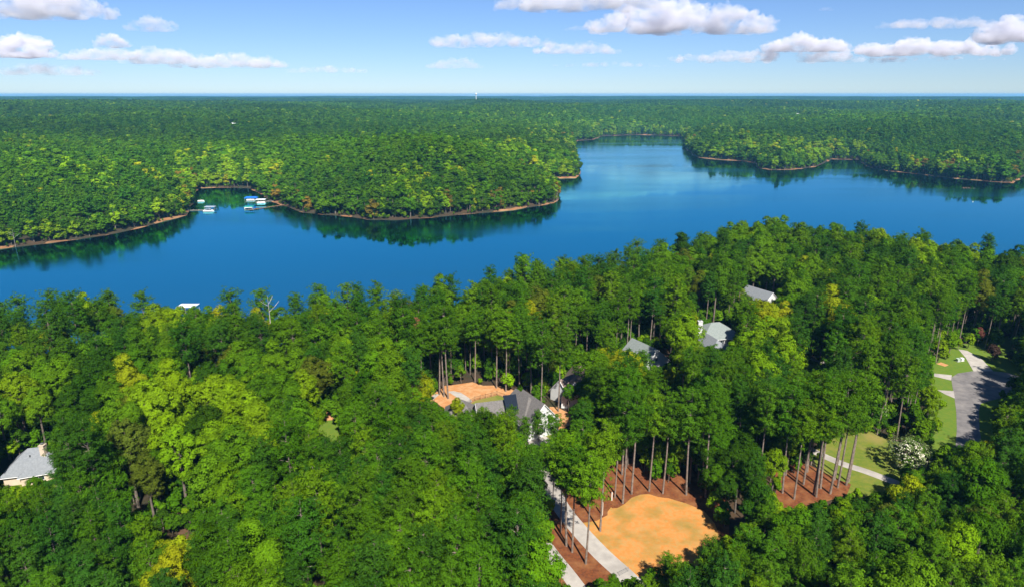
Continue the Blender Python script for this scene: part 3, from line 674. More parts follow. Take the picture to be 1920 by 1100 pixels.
# water tower and pale field on the far rise, a white house in the far wood
kz = float(height(KNOLL[None])[0])
tw = empty('water_tower', (KNOLL[0], KNOLL[1], kz)); tag(tw, 'thin white water tower on the far rise near the horizon', 'water tower')
MB().tube([(0, 0, 0), (0, 0, 4), (0, 0, 46)], [3.2, 1.8, 1.6], 12).build('stem', 'steel_white', tw)
MB().tube([(0, 0, 45), (0, 0, 48), (0, 0, 51), (0, 0, 54), (0, 0, 56), (0, 0, 56.8)], [1.8, 4.6, 6.2, 5.6, 3.2, .4], 16).build('tank', 'steel_white', tw)
gx, gy = np.meshgrid(np.linspace(-115, 110, 16), np.linspace(-190, -20, 10)); FP = np.stack([KNOLL[0] + gx.ravel(), KNOLL[1] + gy.ravel()], 1)
FZ = height(FP); FZ = FZ + 1.2
iq = (np.arange(9)[:, None] * 16 + np.arange(15)[None]).ravel()
surf('dry_field', (.42, .40, .16), (.55, .48, .26), .02, 1.0)
fo = link('field', np_mesh('field', np.column_stack([FP, FZ]), np.stack([iq, iq + 1, iq + 17, iq + 16], 1), ['dry_field'])); tag(fo, 'pale dry field on the far rise below the water tower', 'field', kind='structure')
FARH = []
for px, zz, lb in (((439, 236), 27., 'white house standing alone in the far left wood'), ((1495, 213), 34., 'tiny pale roof in the far right wood')):
    q = un(px[0], px[1] + 2, zz); gz = float(height(q[None])[0]); FARH.append((q[0], q[1], gz))
    hh = empty('distant_house', (q[0], q[1], gz)); tag(hh, lb, 'house', 'distant houses')
    hh.scale = (.62, .62, .8)
    MB().box(-7, 7, -5, 5, 0, 9).build('wall', 'white_paint', hh)
    MB().add([(-7.5, -5.5, 8.8), (7.5, -5.5, 8.8), (7.5, 5.5, 8.8), (-7.5, 5.5, 8.8), (-7.5, 0, 13.5), (7.5, 0, 13.5)], [(0, 1, 5, 4), (2, 3, 4, 5), (0, 4, 3), (1, 2, 5), (3, 2, 1, 0)]).build('roof', 'steel_white', hh)
    for x in (-4, 0, 4):
        for z in (2.5, 6.3): MB().box(x - .7, x + .7, -5.06, -5.0, z - .9, z + .9).build('window', 'glass', hh)

lap('small')
# ================================================================== tree models
def unit(v): return v / (np.linalg.norm(v, axis=-1, keepdims=True) + 1e-9)
def leafquads(C, Nn, sx, sy, g, fold=.18):
    n = len(C); t = g.normal(size=(n, 3)); T = unit(np.cross(Nn, t)); B = np.cross(Nn, T)
    sx = np.broadcast_to(sx, (n,))[:, None] * g.uniform(.7, 1.3, (n, 1)); sy = np.broadcast_to(sy, (n,))[:, None] * g.uniform(.7, 1.3, (n, 1))
    V = np.stack([C + T * sx - Nn * fold * sx, C + B * sy, C - T * sx - Nn * fold * sx, C - B * sy], 1).reshape(-1, 3)
    return V, np.arange(4 * n).reshape(-1, 4)
def ball(n, g, up=0.0):
    d = unit(g.normal(size=(n, 3))); d[:, 2] += up; return unit(d)
def broadleaf(g, H, rad, crown0, nlobe, nclump, nleaf, size, clump_r=.5, rnd=.35):
    """crown of lobes carrying leaf clumps; returns crown arrays and a trunk builder"""
    cz, hz = H * (crown0 + 1) / 2, H * (1 - crown0) / 2
    L = []
    for k in range(nlobe):
        d = ball(1, g, .25)[0]; f = g.uniform(.45, .78)
        r = rad * g.uniform(.30, .48)
        L.append((np.array((d[0] * rad * f, d[1] * rad * f, cz + d[2] * (hz * .86) * f)), r))
    L.append((np.array((g.normal() * .3, g.normal() * .3, H - rad * .42)), rad * .42))
    C, Nn, lf = [], [], []
    cen = np.array((0, 0, cz - hz * .2))
    for c, r in L:
        d = ball(nclump, g, .35); sq = np.array((1, 1, .85))
        p = c + d * r * sq * g.uniform(.8, 1.08, (nclump, 1))
        ok = np.ones(nclump, bool)
        for c2_, r2 in L:
            if c2_ is not c: ok &= np.linalg.norm(p - c2_, axis=1) > r2 * .78
        p, d = p[ok], d[ok]
        if not len(p): continue
        k = len(p); var = g.uniform(0, 1, k)
        e = ball(k * nleaf, g, .2).reshape(k, nleaf, 3)
        q = p[:, None] + e * clump_r * g.uniform(.4, 1.1, (k, nleaf, 1)) * np.array((1, 1, .7))
        nn = unit(d[:, None] * .8 + e * .8 + unit(q - cen) * .3 + g.normal(size=(k, nleaf, 3)) * rnd + np.array((0, 0, .25)))
        C.append(q.reshape(-1, 3)); Nn.append(nn.reshape(-1, 3)); lf.append(np.clip(np.repeat(var, nleaf) * .6 + g.uniform(0, .4, k * nleaf), 0, 1))
    C = np.concatenate(C); Nn = np.concatenate(Nn); lf = np.concatenate(lf)
    V, F = leafquads(C, Nn, size, size * .62, g)
    t = MB(); r0 = .016 * H
    t.tube([(0, 0, -.5), (g.normal() * .1, g.normal() * .1, H * .25), (g.normal() * .25, g.normal() * .25, H * .55), (0, 0, H * .82)], [r0 * 1.25, r0, r0 * .7, r0 * .2], 7)
    for c, r in L[:8]:
        z0 = max(H * .18, min(c[2] - r * 1.2, H * .6)); t.tube([(0, 0, z0), tuple(c * np.array((.55, .55, 0)) + np.array((0, 0, z0 * .4 + c[2] * .6))), tuple(c)], [r0 * .5, r0 * .32, r0 * .1], 5, False)
    return V, F, lf, t
def pine(g, H, rad, crown0, nlev, tuft_r, nblade, blade, per=5, top_round=True, step=1.0, prof=.6, wid=.42):
    h0 = H * crown0; C, Nn, lf = [], [], []
    t = MB(); r0 = .0078 * H
    bx, by = g.normal(0, .25, 2)
    def ax(z): s = (z / H); return np.array((bx * math.sin(s * 3), by * math.sin(s * 2.2), z))
    t.tube([tuple(ax(z)) if z > 0 else (0, 0, -.5) for z in (0, H * .2, H * .4, H * .6, H * .8, H * .97)], [r0 * 1.25, r0, r0 * .86, r0 * .7, r0 * .42, r0 * .08], 8)
    for k in range(nlev):
        s = (k + g.uniform(0, .8)) / nlev; z = h0 + (H - h0) * s * .91
        Rl = rad * max(.46, (1 - abs((s - .36) / .70) ** 3.0)) if top_round else rad * max(.15, (1 - s) ** prof)
        nb = per if s < .8 else max(3, per - 2)
        a0 = g.uniform(0, 6.28)
        for j in range(nb):
            a = a0 + 6.283 * j / nb + g.normal() * .35; ln = Rl * g.uniform(.65, 1.12)
            if s < .12 and g.random() < .35: ln *= .5
            el = .10 + .42 * s + g.normal() * .14
            st = ax(min(H * .98, z + g.normal() * .5 * (H - h0) / nlev)); d = np.array((math.cos(a) * math.cos(el), math.sin(a) * math.cos(el), math.sin(el)))
            en = st + d * ln
            t.tube([tuple(st), tuple(st + d * ln * .45 + np.array((0, 0, -.06 * ln)))], [.045 + .01 * ln, .02], 4, False)
            m_ = max(1, int(ln * .62 / (tuft_r * 1.25 * step)))
            for q in range(m_ + 1):
                u = 1 - .62 * q / max(1, m_); b = st + d * ln * u
                for side_ in range(3 if q else 2):
                    off = g.normal(size=3) * np.array((1, 1, .45)) * (.28 + .30 * ln * u * (1 if q else .5)) * .62
                    off[2] = off[2] * 1.5 + .15
                    C.append(b + off)
    C.append(ax(H * .96)); C = np.array(C); n = len(C)
    e = ball(n * nblade, g, .45).reshape(n, nblade, 3)
    q = C[:, None] + e * tuft_r * g.uniform(.45, 1.05, (n, nblade, 1)) * np.array((1, 1, .72))
    ow = unit(C * np.array((1, 1, .75)) - np.array((0, 0, (h0 + (H - h0) * .30) * .75)))[:, None]
    nn = unit(e * .9 + ow * .55 + g.normal(size=e.shape) * .3 + np.array((0, 0, .15)))
    V, F = leafquads(q.reshape(-1, 3), nn.reshape(-1, 3), blade, blade * wid, g, .1)
    lf = np.clip(np.repeat(g.uniform(0, 1, n), nblade) * .6 + g.uniform(0, .4, n * nblade), 0, 1)
    return V, F, lf, t
def crown_trunk(nm, gen, leafm, barkm):
    V, F, lf, t = gen
    return np_mesh(nm + '_crown', V, F, [leafm], leaf=lf), t.mesh(nm + '_trunk', barkm)
def joined(nm, gen, leafm, barkm):
    V, F, lf, t = gen; tv = np.array(t.v); q = [f if len(f) == 4 else None for f in t.f]; q = np.array([f for f in q if f])
    VV = np.concatenate([V, tv]); FF = np.concatenate([F, q + len(V)])
    return np_mesh(nm, VV, FF, [leafm, barkm], np.concatenate([np.zeros(len(F)), np.ones(len(q))]), np.concatenate([lf, np.zeros(len(q))]))
G = lambda s: np.random.default_rng(s)
SPEC = {}   # variant -> dict(H, r, c0, crown, trunk, joined)
def variant(nm, H, r, c0, gen, leafm, barkm):
    me_c, me_t = crown_trunk(nm, gen, leafm, barkm)
    SPEC[nm] = dict(H=H, r=r, c0=c0, crown=me_c, trunk=me_t, j=joined(nm, gen, leafm, barkm))
for k in range(4):
    H = (30, 28, 31, 27)[k]; variant(f'pine_tall_{k}', H, 4.4, .56, pine(G(100 + k), H, (4.4, 4.0, 4.8, 3.8)[k], (.56, .60, .52, .58)[k], 13, .66, 19, .29, wid=.24), 'needle', 'pine_bark')
for k in range(3):
    H = (21, 19, 23)[k]; variant(f'pine_full_{k}', H, 3.9, .26, pine(G(120 + k), H, (3.9, 3.6, 4.2)[k], .26, 15, .62, 19, .28, per=5, top_round=True, wid=.24), 'needle', 'pine_bark')
for k in range(5):
    H = (24, 22, 26, 23, 21)[k]; variant(f'broad_{k}', H, 5.4, .30, broadleaf(G(140 + k), H, (5.4, 5.8, 5.0, 6.2, 5.2)[k], (.30, .34, .26, .36, .3)[k], (15, 17, 14, 19, 15)[k], 46, 22, .235, .78), 'leaf', 'bark')
for k in range(2):
    H = (8.0, 6.0)[k]; variant(f'sapling_{k}', H, 2.4, .05, broadleaf(G(160 + k), H, 2.4, .06, 9, 30, 6, .30, .42), 'leaf', 'bark')
# lighter versions for the far shores
FAR = {}
for k in range(4):
    H = (25, 23, 27, 22)[k]; FAR[f'broad_far_{k}'] = joined('broad_far', broadleaf(G(200 + k), H, (5.3, 5.7, 5.0, 5.6)[k], .20, 11, 22, 7, .62, .9, .2), 'leaf', 'bark')
    FAR[f'broad_edge_{k}'] = joined('broad_edge', broadleaf(G(280 + k), H * .8, (5.0, 5.4, 4.6, 5.2)[k], .0, 14, 22, 6, .62, .9, .25), 'leaf', 'bark')
for k in range(3):
    H = (28, 26, 30)[k]; FAR[f'pine_far_{k}'] = joined('pine_far', pine(G(220 + k), H, (4.2, 3.9, 4.6)[k], .36, 9, .95, 5, .72, per=5, step=1.2), 'needle', 'pine_bark')
for k in range(2): FAR[f'tree_low_{k}'] = joined('tree_low', broadleaf(G(240 + k), 24, 5.8, .2, 8, 12, 4, 1.15, 1.1, .15), 'leaf', 'bark')
def patch(g):
    Vs, Fs, Ls, n0 = [], [], [], 0
    for i in range(42):
        x, y = g.uniform(-45, 45, 2); s = g.uniform(.8, 1.2); tint = g.uniform(0, 1)
        V, F, lf, _ = broadleaf(g, 24 * s, 6.5 * s, .3, 4, 7, 2, 2.2, 1.2, .1)
        V = V + np.array((x, y, 0)); Vs.append(V); Fs.append(F + n0); n0 += len(V); Ls.append(np.clip(lf * .4 + tint * .6, 0, 1))
    return np_mesh('canopy_patch', np.concatenate(Vs), np.concatenate(Fs), ['leaf'], leaf=np.concatenate(Ls))
for k in range(3): FAR[f'xpatch_{k}'] = patch(G(260 + k))

lap('models')
# ================================================================== forest layout
CAMP = np.array((0., 0.))
def poly_grid(px, step, z=GZ):
    q = np.array(px, float); xs = np.arange(q[:, 0].min(), q[:, 0].max(), step); ys = np.arange(q[:, 1].min(), q[:, 1].max(), step)
    X, Y = np.meshgrid(xs, ys); p = np.stack([X.ravel(), Y.ravel()], 1); p = p[inside(p, q)]
    return np.array([(*un(a, b, z), z) for a, b in p]).reshape(-1, 3)
# what the photo shows free of crowns: visible ground and roofs (a tree in front of them stays low or is not there)
KEEP = [poly_grid(c1([(545, 330), (620, 335), (720, 395), (870, 450), (920, 520), (1040, 570), (1130, 640), (1170, 735), (1090, 740), (1060, 700), (1000, 690), (920, 720), (900, 850), (830, 800), (740, 880), (690, 960), (610, 990), (520, 1020), (400, 950),
                      (330, 930), (300, 1040), (240, 1090), (150, 1000), (110, 880), (200, 830), (150, 700), (270, 620), (330, 560), (430, 540)]), 9),
        poly_grid(c3([(300, 560), (530, 510), (660, 455), (760, 490), (900, 490), (1040, 530), (1000, 600), (850, 620), (660, 650), (560, 610), (470, 640), (380, 580)]), 5, GZ + .3),
        poly_grid(c3([(520, 690), (570, 590), (640, 650)]), 4, GZ + 5), poly_grid(c3([(840, 650), (1010, 590), (1060, 505), (1120, 510), (1270, 620), (1370, 690), (1360, 760), (1280, 690), (1180, 690), (1160, 750), (1090, 730), (1000, 700), (930, 700)]), 5, GZ + 6),
        poly_grid(c3([(1320, 680), (1400, 660), (1500, 730), (1450, 800), (1300, 860), (1270, 800)]), 6), poly_grid(c3([(1120, 960), (1170, 890), (1270, 880), (1330, 930), (1400, 975)]), 6),
        poly_grid([(1066, 715), (1072, 685), (1085, 674), (1092, 682), (1086, 720), (1090, 735), (1072, 735)], 5, GZ + 7), poly_grid([(1176, 655), (1190, 634), (1214, 646), (1200, 655)], 5, GZ + 8), poly_grid([(1232, 668), (1240, 668), (1246, 680), (1236, 682)], 4, GZ + 4),
        poly_grid([(1308, 640), (1312, 600), (1345, 600), (1370, 613), (1364, 635), (1345, 652)], 5, GZ + 6), poly_grid([(1402, 534), (1450, 548), (1455, 565), (1430, 562), (1410, 548)], 5, GZ + 7),
        poly_grid([(30, 884), (70, 884), (68, 896), (32, 896)], 5, GZ + .8), poly_grid([(12, 880), (50, 838), (82, 830), (84, 845), (76, 872), (70, 893), (30, 896)], 6, GZ + 3),
        poly_grid(c2([(660, 625), (780, 615), (900, 650), (960, 730), (900, 820), (900, 885), (860, 910), (720, 930), (640, 920), (640, 760)]), 7), poly_grid(c2([(240, 840), (330, 830), (480, 860), (660, 910), (600, 960), (480, 1000), (340, 1030), (240, 1020)]), 7),
        poly_grid(c2([(1190, 205), (1280, 150), (1370, 60), (1420, 58), (1520, 70), (1700, 100), (1690, 190), (1700, 230), (1680, 290), (1560, 360), (1500, 400), (1500, 610), (1350, 640), (1320, 670), (1230, 640), (1310, 500), (1300, 380), (1260, 310)]), 10),
        poly_grid(c2([(385, 120), (450, 130), (450, 185), (390, 195)]), 6), poly_grid([(606, 800), (630, 795), (640, 812), (615, 820)], 5), poly_grid([(1225, 742), (1242, 738), (1262, 755), (1245, 760)], 4, GZ + .8), poly_grid([(339, 976), (346, 976), (349, 1000), (344, 1000)], 9), poly_grid(c2([(890, 720), (930, 650), (1010, 590), (1100, 590), (1180, 650), (1190, 720), (1110, 790), (980, 800)]), 8, GZ + 5)]
SUNNY = np.concatenate([KEEP[0][::2], KEEP[1][::2], KEEP[3][::2], KEEP[4][::2], KEEP[6], KEEP[9][::2], KEEP[10], KEEP[12], KEEP[13][::3], KEEP[15][KEEP[15][:, 0] / KEEP[15][:, 1] < .765]])
KEEP = np.concatenate(KEEP)
q = un(352, 571, 4); KEEP = np.concatenate([KEEP, [(q[0] + a, q[1] + 3, 4.8) for a in (-4, 0, 4)]])
def clear_top(x, y, r, base, top, c0):
    """highest crown top allowed at x, y so that the ground and roofs kept in view stay in view"""
    lim = 1e9
    for K, org in ((KEEP, None), (SUNNY, SDIR)):
        if org is None:
            D = K[:, :2]; t = (D @ np.array((x, y))) / (D * D).sum(1)
            m_ = (t > .15) & (t < .992); d = np.hypot(x - t * D[:, 0], y - t * D[:, 1]); zl = HCAM + (K[:, 2] - HCAM) * t
        else:
            s = np.array((org.x, org.y)); rel = np.array((x, y)) - K[:, :2]; t = rel @ s / (s @ s); m_ = t > 3.0
            d = np.hypot(rel[:, 0] - t * s[0], rel[:, 1] - t * s[1]); zl = K[:, 2] + t * org.z
        rr = r * (.95 if org is None else .5)
        m_ &= (d < rr) & (zl < top + .4)
        if org is None: m_ &= zl > base - .5
        if m_.any(): lim = min(lim, zl[m_].min() - .6)
    return lim
NOGO = []
def no_go(x, y): return any(inside(np.array([[x, y]]), q)[0] for q in NOGO)
for px in (CLEAR_PX, c2([(560, 600), (760, 600), (930, 640), (1000, 700), (960, 900), (700, 980), (480, 860)]), ROAD, c2([(1190, 200), (1370, 50), (1700, 60), (1720, 240), (1318, 240)]),
           c3([(430, 500), (660, 460), (760, 490), (900, 490), (1060, 530), (1000, 620), (600, 680)])):
    NOGO.append(np.array([un(a, b) for a, b in px]))
NOGO.append(np.array(DRIVE)); NOGO.append(np.array(PATH))
HOUSEBOX = []
for fr in (main, side, lw, gar, b1, b2, k1, d1, d2, e1, f1, f2):
    A, D, Nn = fr['A'], fr['D'], fr['N']; h = fr['h'] + 2.2
    HOUSEBOX.append(np.array([A + D * (fr['s0'] - 2.2) - Nn * h, A + D * (fr['s1'] + 2.2) - Nn * h, A + D * (fr['s1'] + 2.2) + Nn * h, A + D * (fr['s0'] - 2.2) + Nn * h]))
NOGO += HOUSEBOX
# colours of crowns (base colours), and where the photo shows trees of another colour
GREEN = dict(dark=(.030, .080, .004), mid=(.056, .138, .004), bright=(.082, .180, .005), lime=(.140, .245, .005), yellow=(.215, .255, .006), olive=(.085, .115, .010), amber=(.15, .115, .014),
             pine=(.052, .130, .005), pine_deep=(.032, .096, .007), pine_fresh=(.082, .172, .005))
NAME = dict(dark='dark green', mid='mid green', bright='bright green', lime='lime green', yellow='yellow', olive='olive green', amber='amber', pine='deep green', pine_deep='bluish dark green', pine_fresh='fresh green')
SPOT = [(290, 760, 60, 70, 'lime'), (340, 830, 60, 60, 'lime'), (430, 790, 110, 60, 'lime'), (520, 790, 50, 50, 'bright'), (330, 1060, 45, 45, 'yellow'), (285, 1080, 25, 30, 'yellow'), (740, 680, 55, 50, 'bright'), (1150, 690, 35, 25, 'yellow'),
        (1440, 585, 40, 35, 'yellow'), (1130, 675, 20, 15, 'yellow'), (860, 760, 18, 25, 'yellow'), (1800, 1060, 50, 40, 'lime'), (1480, 520, 60, 40, 'bright'), (1420, 450, 60, 35, 'bright'), (300, 615, 40, 20, 'lime'), (480, 560, 70, 14, 'yellow'),
        (430, 565, 40, 14, 'lime'), (310, 565, 25, 15, 'yellow'), (130, 575, 30, 10, 'yellow'), (250, 535, 40, 10, 'lime'), (870, 515, 45, 15, 'yellow'), (820, 525, 20, 12, 'lime'), (580, 545, 30, 25, 'lime'), (1560, 590, 30, 30, 'yellow'),
        (1440, 650, 50, 40, 'lime'), (1460, 860, 35, 60, 'lime'), (1300, 650, 60, 25, 'lime'), (490, 605, 25, 12, 'yellow'), (60, 720, 60, 40, 'bright'), (20, 570, 30, 10, 'lime'), (1740, 470, 40, 20, 'lime'), (1640, 440, 30, 12, 'lime'), (280, 920, 20, 40, 'olive'),
        (530, 690, 60, 40, 'bright'), (1060, 650, 40, 40, 'olive'), (420, 870, 60, 60, 'bright'), (1700, 440, 25, 10, 'yellow'), (1270, 870, 50, 50, 'bright'), (1010, 1040, 25, 40, 'bright')]
def tint_of(kind, x, y, ptop, g):
    px, py = ptop
    for sx, sy, rx, ry, c in SPOT:
        if ((px - sx) / rx) ** 2 + ((py - sy) / ry) ** 2 < 1 and g.random() < .78: return c, True
    n = float(vnoise(x, y, 45, 71)); u = g.random()
    if kind == 'pine': return ('pine_deep' if u < .35 else 'pine_fresh' if u > .78 else 'pine'), False
    if u < .05: return 'yellow', False
    if u < .12 + .08 * n: return 'lime', False
    if u < .35: return 'bright', False
    if u < .42: return 'olive', False
    return ('dark' if u < .70 else 'mid'), False
def jig(c, g, a=.16):
    t = np.array(GREEN[c]) * g.uniform(1 - a, 1 + a) * np.array((g.uniform(.9, 1.12), 1, g.uniform(.8, 1.2))); return tuple(float(v) for v in t)

TREES = []     # dict(x, y, z, var, s, sz, rz, tint, cname, kind)
GRID = {}
def put(x, y, var, s, rz, tint, cname, kind, sz=None, z=GZ, fixed=False):
    TREES.append(dict(x=x, y=y, z=z, var=var, s=s, sz=sz or s, rz=rz, tint=tint, c=cname, kind=kind, fixed=fixed)); GRID.setdefault((int(x // 6), int(y // 6)), []).append((x, y))
def near_tree(x, y, r):
    a, b = int(x // 6), int(y // 6)
    return any((x - p) ** 2 + (y - q) ** 2 < r * r for i in (-1, 0, 1) for j in (-1, 0, 1) for p, q in GRID.get((a + i, b + j), ()))
g = G(11)
# trees the photo lets one place by the foot of their trunk
FIXED = [(px, 'pine_tall', None) for px in c1([(575, 560), (632, 500), (745, 482), (833, 497), (430, 740), (337, 950), (250, 875), (213, 835), (570, 375), (175, 745), (525, 525), (720, 285), (985, 505), (600, 335), (480, 300), (540, 320), (1060, 420), (1110, 520)])]
FIXED += [(px, 'pine_tall', None) for px in c2([(230, 975), (305, 1015), (365, 920), (430, 985), (447, 1000), (475, 945), (537, 980), (585, 940), (565, 890), (640, 925), (655, 903), (250, 860), (390, 840)])]
FIXED += [(px, 'pine_tall', None) for px in c3([(385, 545), (425, 565), (460, 580), (875, 490), (955, 520), (1405, 690), (690, 440), (1075, 500), (235, 590)])]
for i, (px, v, _) in enumerate(FIXED):
    x, y = un(*px); k = int(g.integers(0, 4)); s = g.uniform(.98, 1.12)
    if i in (9, 10, 13): s *= .7
    c = ('pine', 'pine_fresh', 'pine')[int(g.integers(0, 3))]
    put(x, y, f'{v}_{k}', s, g.uniform(0, 6.28), jig(c, g), c, 'pine', fixed=True)
# bright understorey trees at the back edge of the clearing and beside the drive
for px, s, c in ((c1([(700, 330)])[0], .45, 'bright'), (c1([(800, 380)])[0], .42, 'lime'), (c1([(880, 400)])[0], .45, 'bright'), (c1([(640, 300)])[0], .4, 'bright'), (c1([(60, 860)])[0], .42, 'bright'), (c1([(40, 980)])[0], .4, 'bright'), (c1([(10, 1060)])[0], .45, 'bright'),
                 ((1460, 905), .62, 'lime'), ((1445, 935), .6, 'lime'), ((1472, 870), .6, 'bright'), ((858, 800), .42, 'yellow'), *[(p, z, c) for p, z, c in zip(c1([(1080, 480), (1160, 580), (1010, 430), (1230, 660), (1150, 440), (1260, 540), (1050, 350), (1300, 620), (1330, 480), (1200, 380), (1390, 580), (940, 380)]), (.62, .55, .6, .5, .72, .66, .75, .55, .7, .8, .55, .5), ('dark', 'mid', 'dark', 'dark', 'mid', 'dark', 'bright', 'mid', 'dark', 'mid', 'dark', 'lime'))], ((1108, 778), 1.0, 'mid'), ((1122, 800), .95, 'bright'), ((1066, 772), .42, 'mid'), ((1084, 768), .42, 'bright'), ((1095, 772), .5, 'mid'), ((1030, 812), .30, 'mid')):
    x, y = un(*px); put(x, y, f'broad_{int(g.integers(0, 5))}', s, g.uniform(0, 6), jig(c, g), c, 'broad', fixed=True)
for px, s in (((1010, 828), .52), ((1024, 814), .40), ((1002, 816), .45), ((985, 838), .55), ((960, 822), .5), ((1040, 870), .75)):
    x, y = un(*px); put(x, y, f'pine_full_{int(g.integers(0, 3))}', s, g.uniform(0, 6), jig('pine', g), 'pine', 'pine', fixed=True)
qb = un(352, 571, 4)
for dx_ in (-9, -3.5, 2, 7.5, 12):
    t_ = .765 + .01 * (dx_ % 3); hh = 104 - 100.3 * t_ - GZ; k_ = int(g.integers(0, 5)); c = ('lime', 'mid', 'bright', 'mid', 'yellow')[k_]; sz_ = hh / SPEC[f'broad_{k_}']['H']; put(qb[0] * t_ + dx_, qb[1] * t_, f'broad_{k_}', sz_ * .9, g.uniform(0, 6), jig(c, g), c, 'broad', sz=sz_, fixed=True)
# fill: a jittered lattice over the near land
cand = []
sp = 5.5
for j in range(int(60 / sp), int(470 / sp)):
    for i in range(int(-420 / sp), int(420 / sp)):
        x = (i + .5 * (j % 2) + g.uniform(-.38, .38)) * sp; y = (j + g.uniform(-.38, .38)) * sp
        if abs(x) > y * .80 + 26: continue
        cand.append((x, y))
cand = np.array(cand); cd = land_d(cand); nm = is_near(cand)
for (x, y), d, isn in zip(cand, cd, nm):
    if not isn or d < 4.5: continue
    p0 = pr(x, y, GZ + 20)
    # species by stand
    pn = .50 + .55 * (float(vnoise(x, y, 60, 51)) - .5) * 2
    full = False
    if p0[0] < 330 and p0[1] > 880: full = True
    if p0[0] > 1080 and p0[1] > 900 + (1700 - p0[0]) * .12: full = True
    if p0[0] > 1700 and p0[1] > 800: full = True
    if 480 < p0[0] < 1080 and p0[1] > 790: pn += .35
    if p0[0] < 600 and 680 < p0[1] < 880: pn -= .35
    if 1050 < p0[0] < 1500 and p0[1] > 640: pn += .25
    if p0[1] < 520 and p0[0] > 1250: pn -= .3
    kind = 'pine' if (full and g.random() < .9) or g.random() < pn else 'broad'
    v = (f'pine_full_{g.integers(0, 3)}' if full else f'pine_tall_{g.integers(0, 4)}') if kind == 'pine' else f'broad_{g.integers(0, 5)}'
    s = g.uniform(.74, 1.16) * (.96 if kind == 'pine' else 1.0)
    if d < 22: s *= g.uniform(.84, 1.05)
    S = SPEC[v]; r = S['r'] * s; top = GZ + S['H'] * s
    if near_tree(x, y, 3.7 if kind == 'pine' else 4.4) or no_go(x, y): continue
    base = GZ if d > 18 else min(GZ, d * .3)
    lim = clear_top(x, y, r, base, base + S['H'] * s, S['c0'])
    if lim < base + S['H'] * s:
        hh = lim - base
        if hh < 5: continue
        s2 = hh / S['H']
        if s2 < .55:
            v = f'sapling_{g.integers(0, 2)}' if hh < 11 else f'broad_{g.integers(0, 5)}'; kind = 'broad'; S = SPEC[v]; s2 = min(hh / S['H'], 1.2)
        s = s2
    s *= .88
    cn, spot = tint_of(kind, x, y, pr(x, y, base + S['H'] * s * .85), g)
    if spot and kind == 'pine' and cn in ('yellow', 'lime', 'amber', 'bright') and s > .6:
        H0 = S['H'] * s; v = f'broad_{g.integers(0, 5)}'; kind = 'broad'; S = SPEC[v]; s = min(H0 / S['H'], 1.1)
    put(x, y, v, s, g.uniform(0, 6.28), jig(cn, g), cn, kind, sz=s / .88 * g.uniform(.94, 1.06), z=base)
lap('near')
print('near trees', len(TREES))

# which are built as things: the 300 of each kind that show largest
def vis_size(t):
    S = SPEC[t['var']]; a = pr(t['x'], t['y'], t['z'] + S['H'] * t['sz'] * .75); d = math.hypot(t['x'], t['y'])
    inb = -20 < a[0] < 1940 and 0 < a[1] < 1115
    return (1 if inb else 0) * S['r'] * t['s'] / math.hypot(d, 75) + (10 if t['fixed'] else 0)
for t in TREES: t['v'] = vis_size(t)
thing_ids = set()
for kd in ('pine', 'broad'):
    L_ = sorted([i for i, t in enumerate(TREES) if t['kind'] == kd and t['v'] > 0], key=lambda i: -TREES[i]['v'])[:300]; thing_ids |= set(L_)
MARK = [('the orange clearing', 1220, 970), ('the white house', 960, 775), ('the left cottage', 45, 870), ('the cul-de-sac', 1840, 740), ('the flowering bush', 1700, 845), ('the hip-roofed house', 1340, 625), ('the yellow tree', 1150, 690),
        ('the lime tree group', 400, 790), ('the dirt trail', 340, 985), ('the small left lawn', 620, 805), ('the pine straw bed', 1520, 920), ('the bottom path', 1060, 1080), ('the grey gabled house', 1425, 550), ('the boathouse', 355, 570)]
TLAB = []
for i in sorted(thing_ids):
    t = TREES[i]; S = SPEC[t['var']]
    nmk = 'pine_tree' if t['kind'] == 'pine' else ('understorey_tree' if S['H'] * t['s'] < 12 else 'broadleaf_tree')
    o = empty(nmk, (t['x'], t['y'], t['z']), t['rz']); o.scale = (t['s'], t['s'], t['sz'])
    link('trunk', S['trunk'], o); c = link('crown', S['crown'], o); c['tint'] = t['tint']
    px, py = pr(t['x'], t['y'], t['z'] + S['H'] * t['sz'] * (.5 + S['c0'] / 2))
    mk = min(MARK, key=lambda m_: math.hypot(m_[1] - px, m_[2] - py)); dx, dy = px - mk[1], py - mk[2]
    rel = 'over' if math.hypot(dx, dy) < 25 else ('left of' if dx < 0 else 'right of') if abs(dx) > abs(dy) else ('beyond' if dy < 0 else 'in front of')
    size = 'tall ' if S['H'] * t['sz'] > 27 else 'small ' if S['H'] * t['sz'] < 13 else ''
    form = ('bare-trunked pine' if 'tall' in t['var'] else 'bushy pine') if t['kind'] == 'pine' else ('understorey tree' if nmk == 'understorey_tree' else 'leafy tree')
    TLAB.append((o, f"{size}{NAME[t['c']]} {form}", f"{rel} {mk[0]}", math.hypot(dx, dy)))
    tag(o, None, 'pine tree' if t['kind'] == 'pine' else 'tree', 'pines of the near wood' if t['kind'] == 'pine' else 'broadleaf trees of the near wood')

lap('things')
ORD = 'nearest,second nearest,third nearest,fourth nearest,fifth nearest,sixth nearest,seventh nearest,eighth nearest,ninth nearest,tenth nearest,eleventh nearest,twelfth nearest,thirteenth nearest,fourteenth nearest,fifteenth nearest,sixteenth nearest,seventeenth nearest,eighteenth nearest,nineteenth nearest,twentieth nearest'.split(',')
bykey = {}
for q in TLAB: bykey.setdefault((q[1], q[2]), []).append(q)
for (a, b), L_ in bykey.items():
    L_.sort(key=lambda q: q[3])
    for k, q in enumerate(L_): q[0]['label'] = f'{a} {b}' if len(L_) == 1 else f'{a}, {ORD[min(k, 19)]} such {b}'

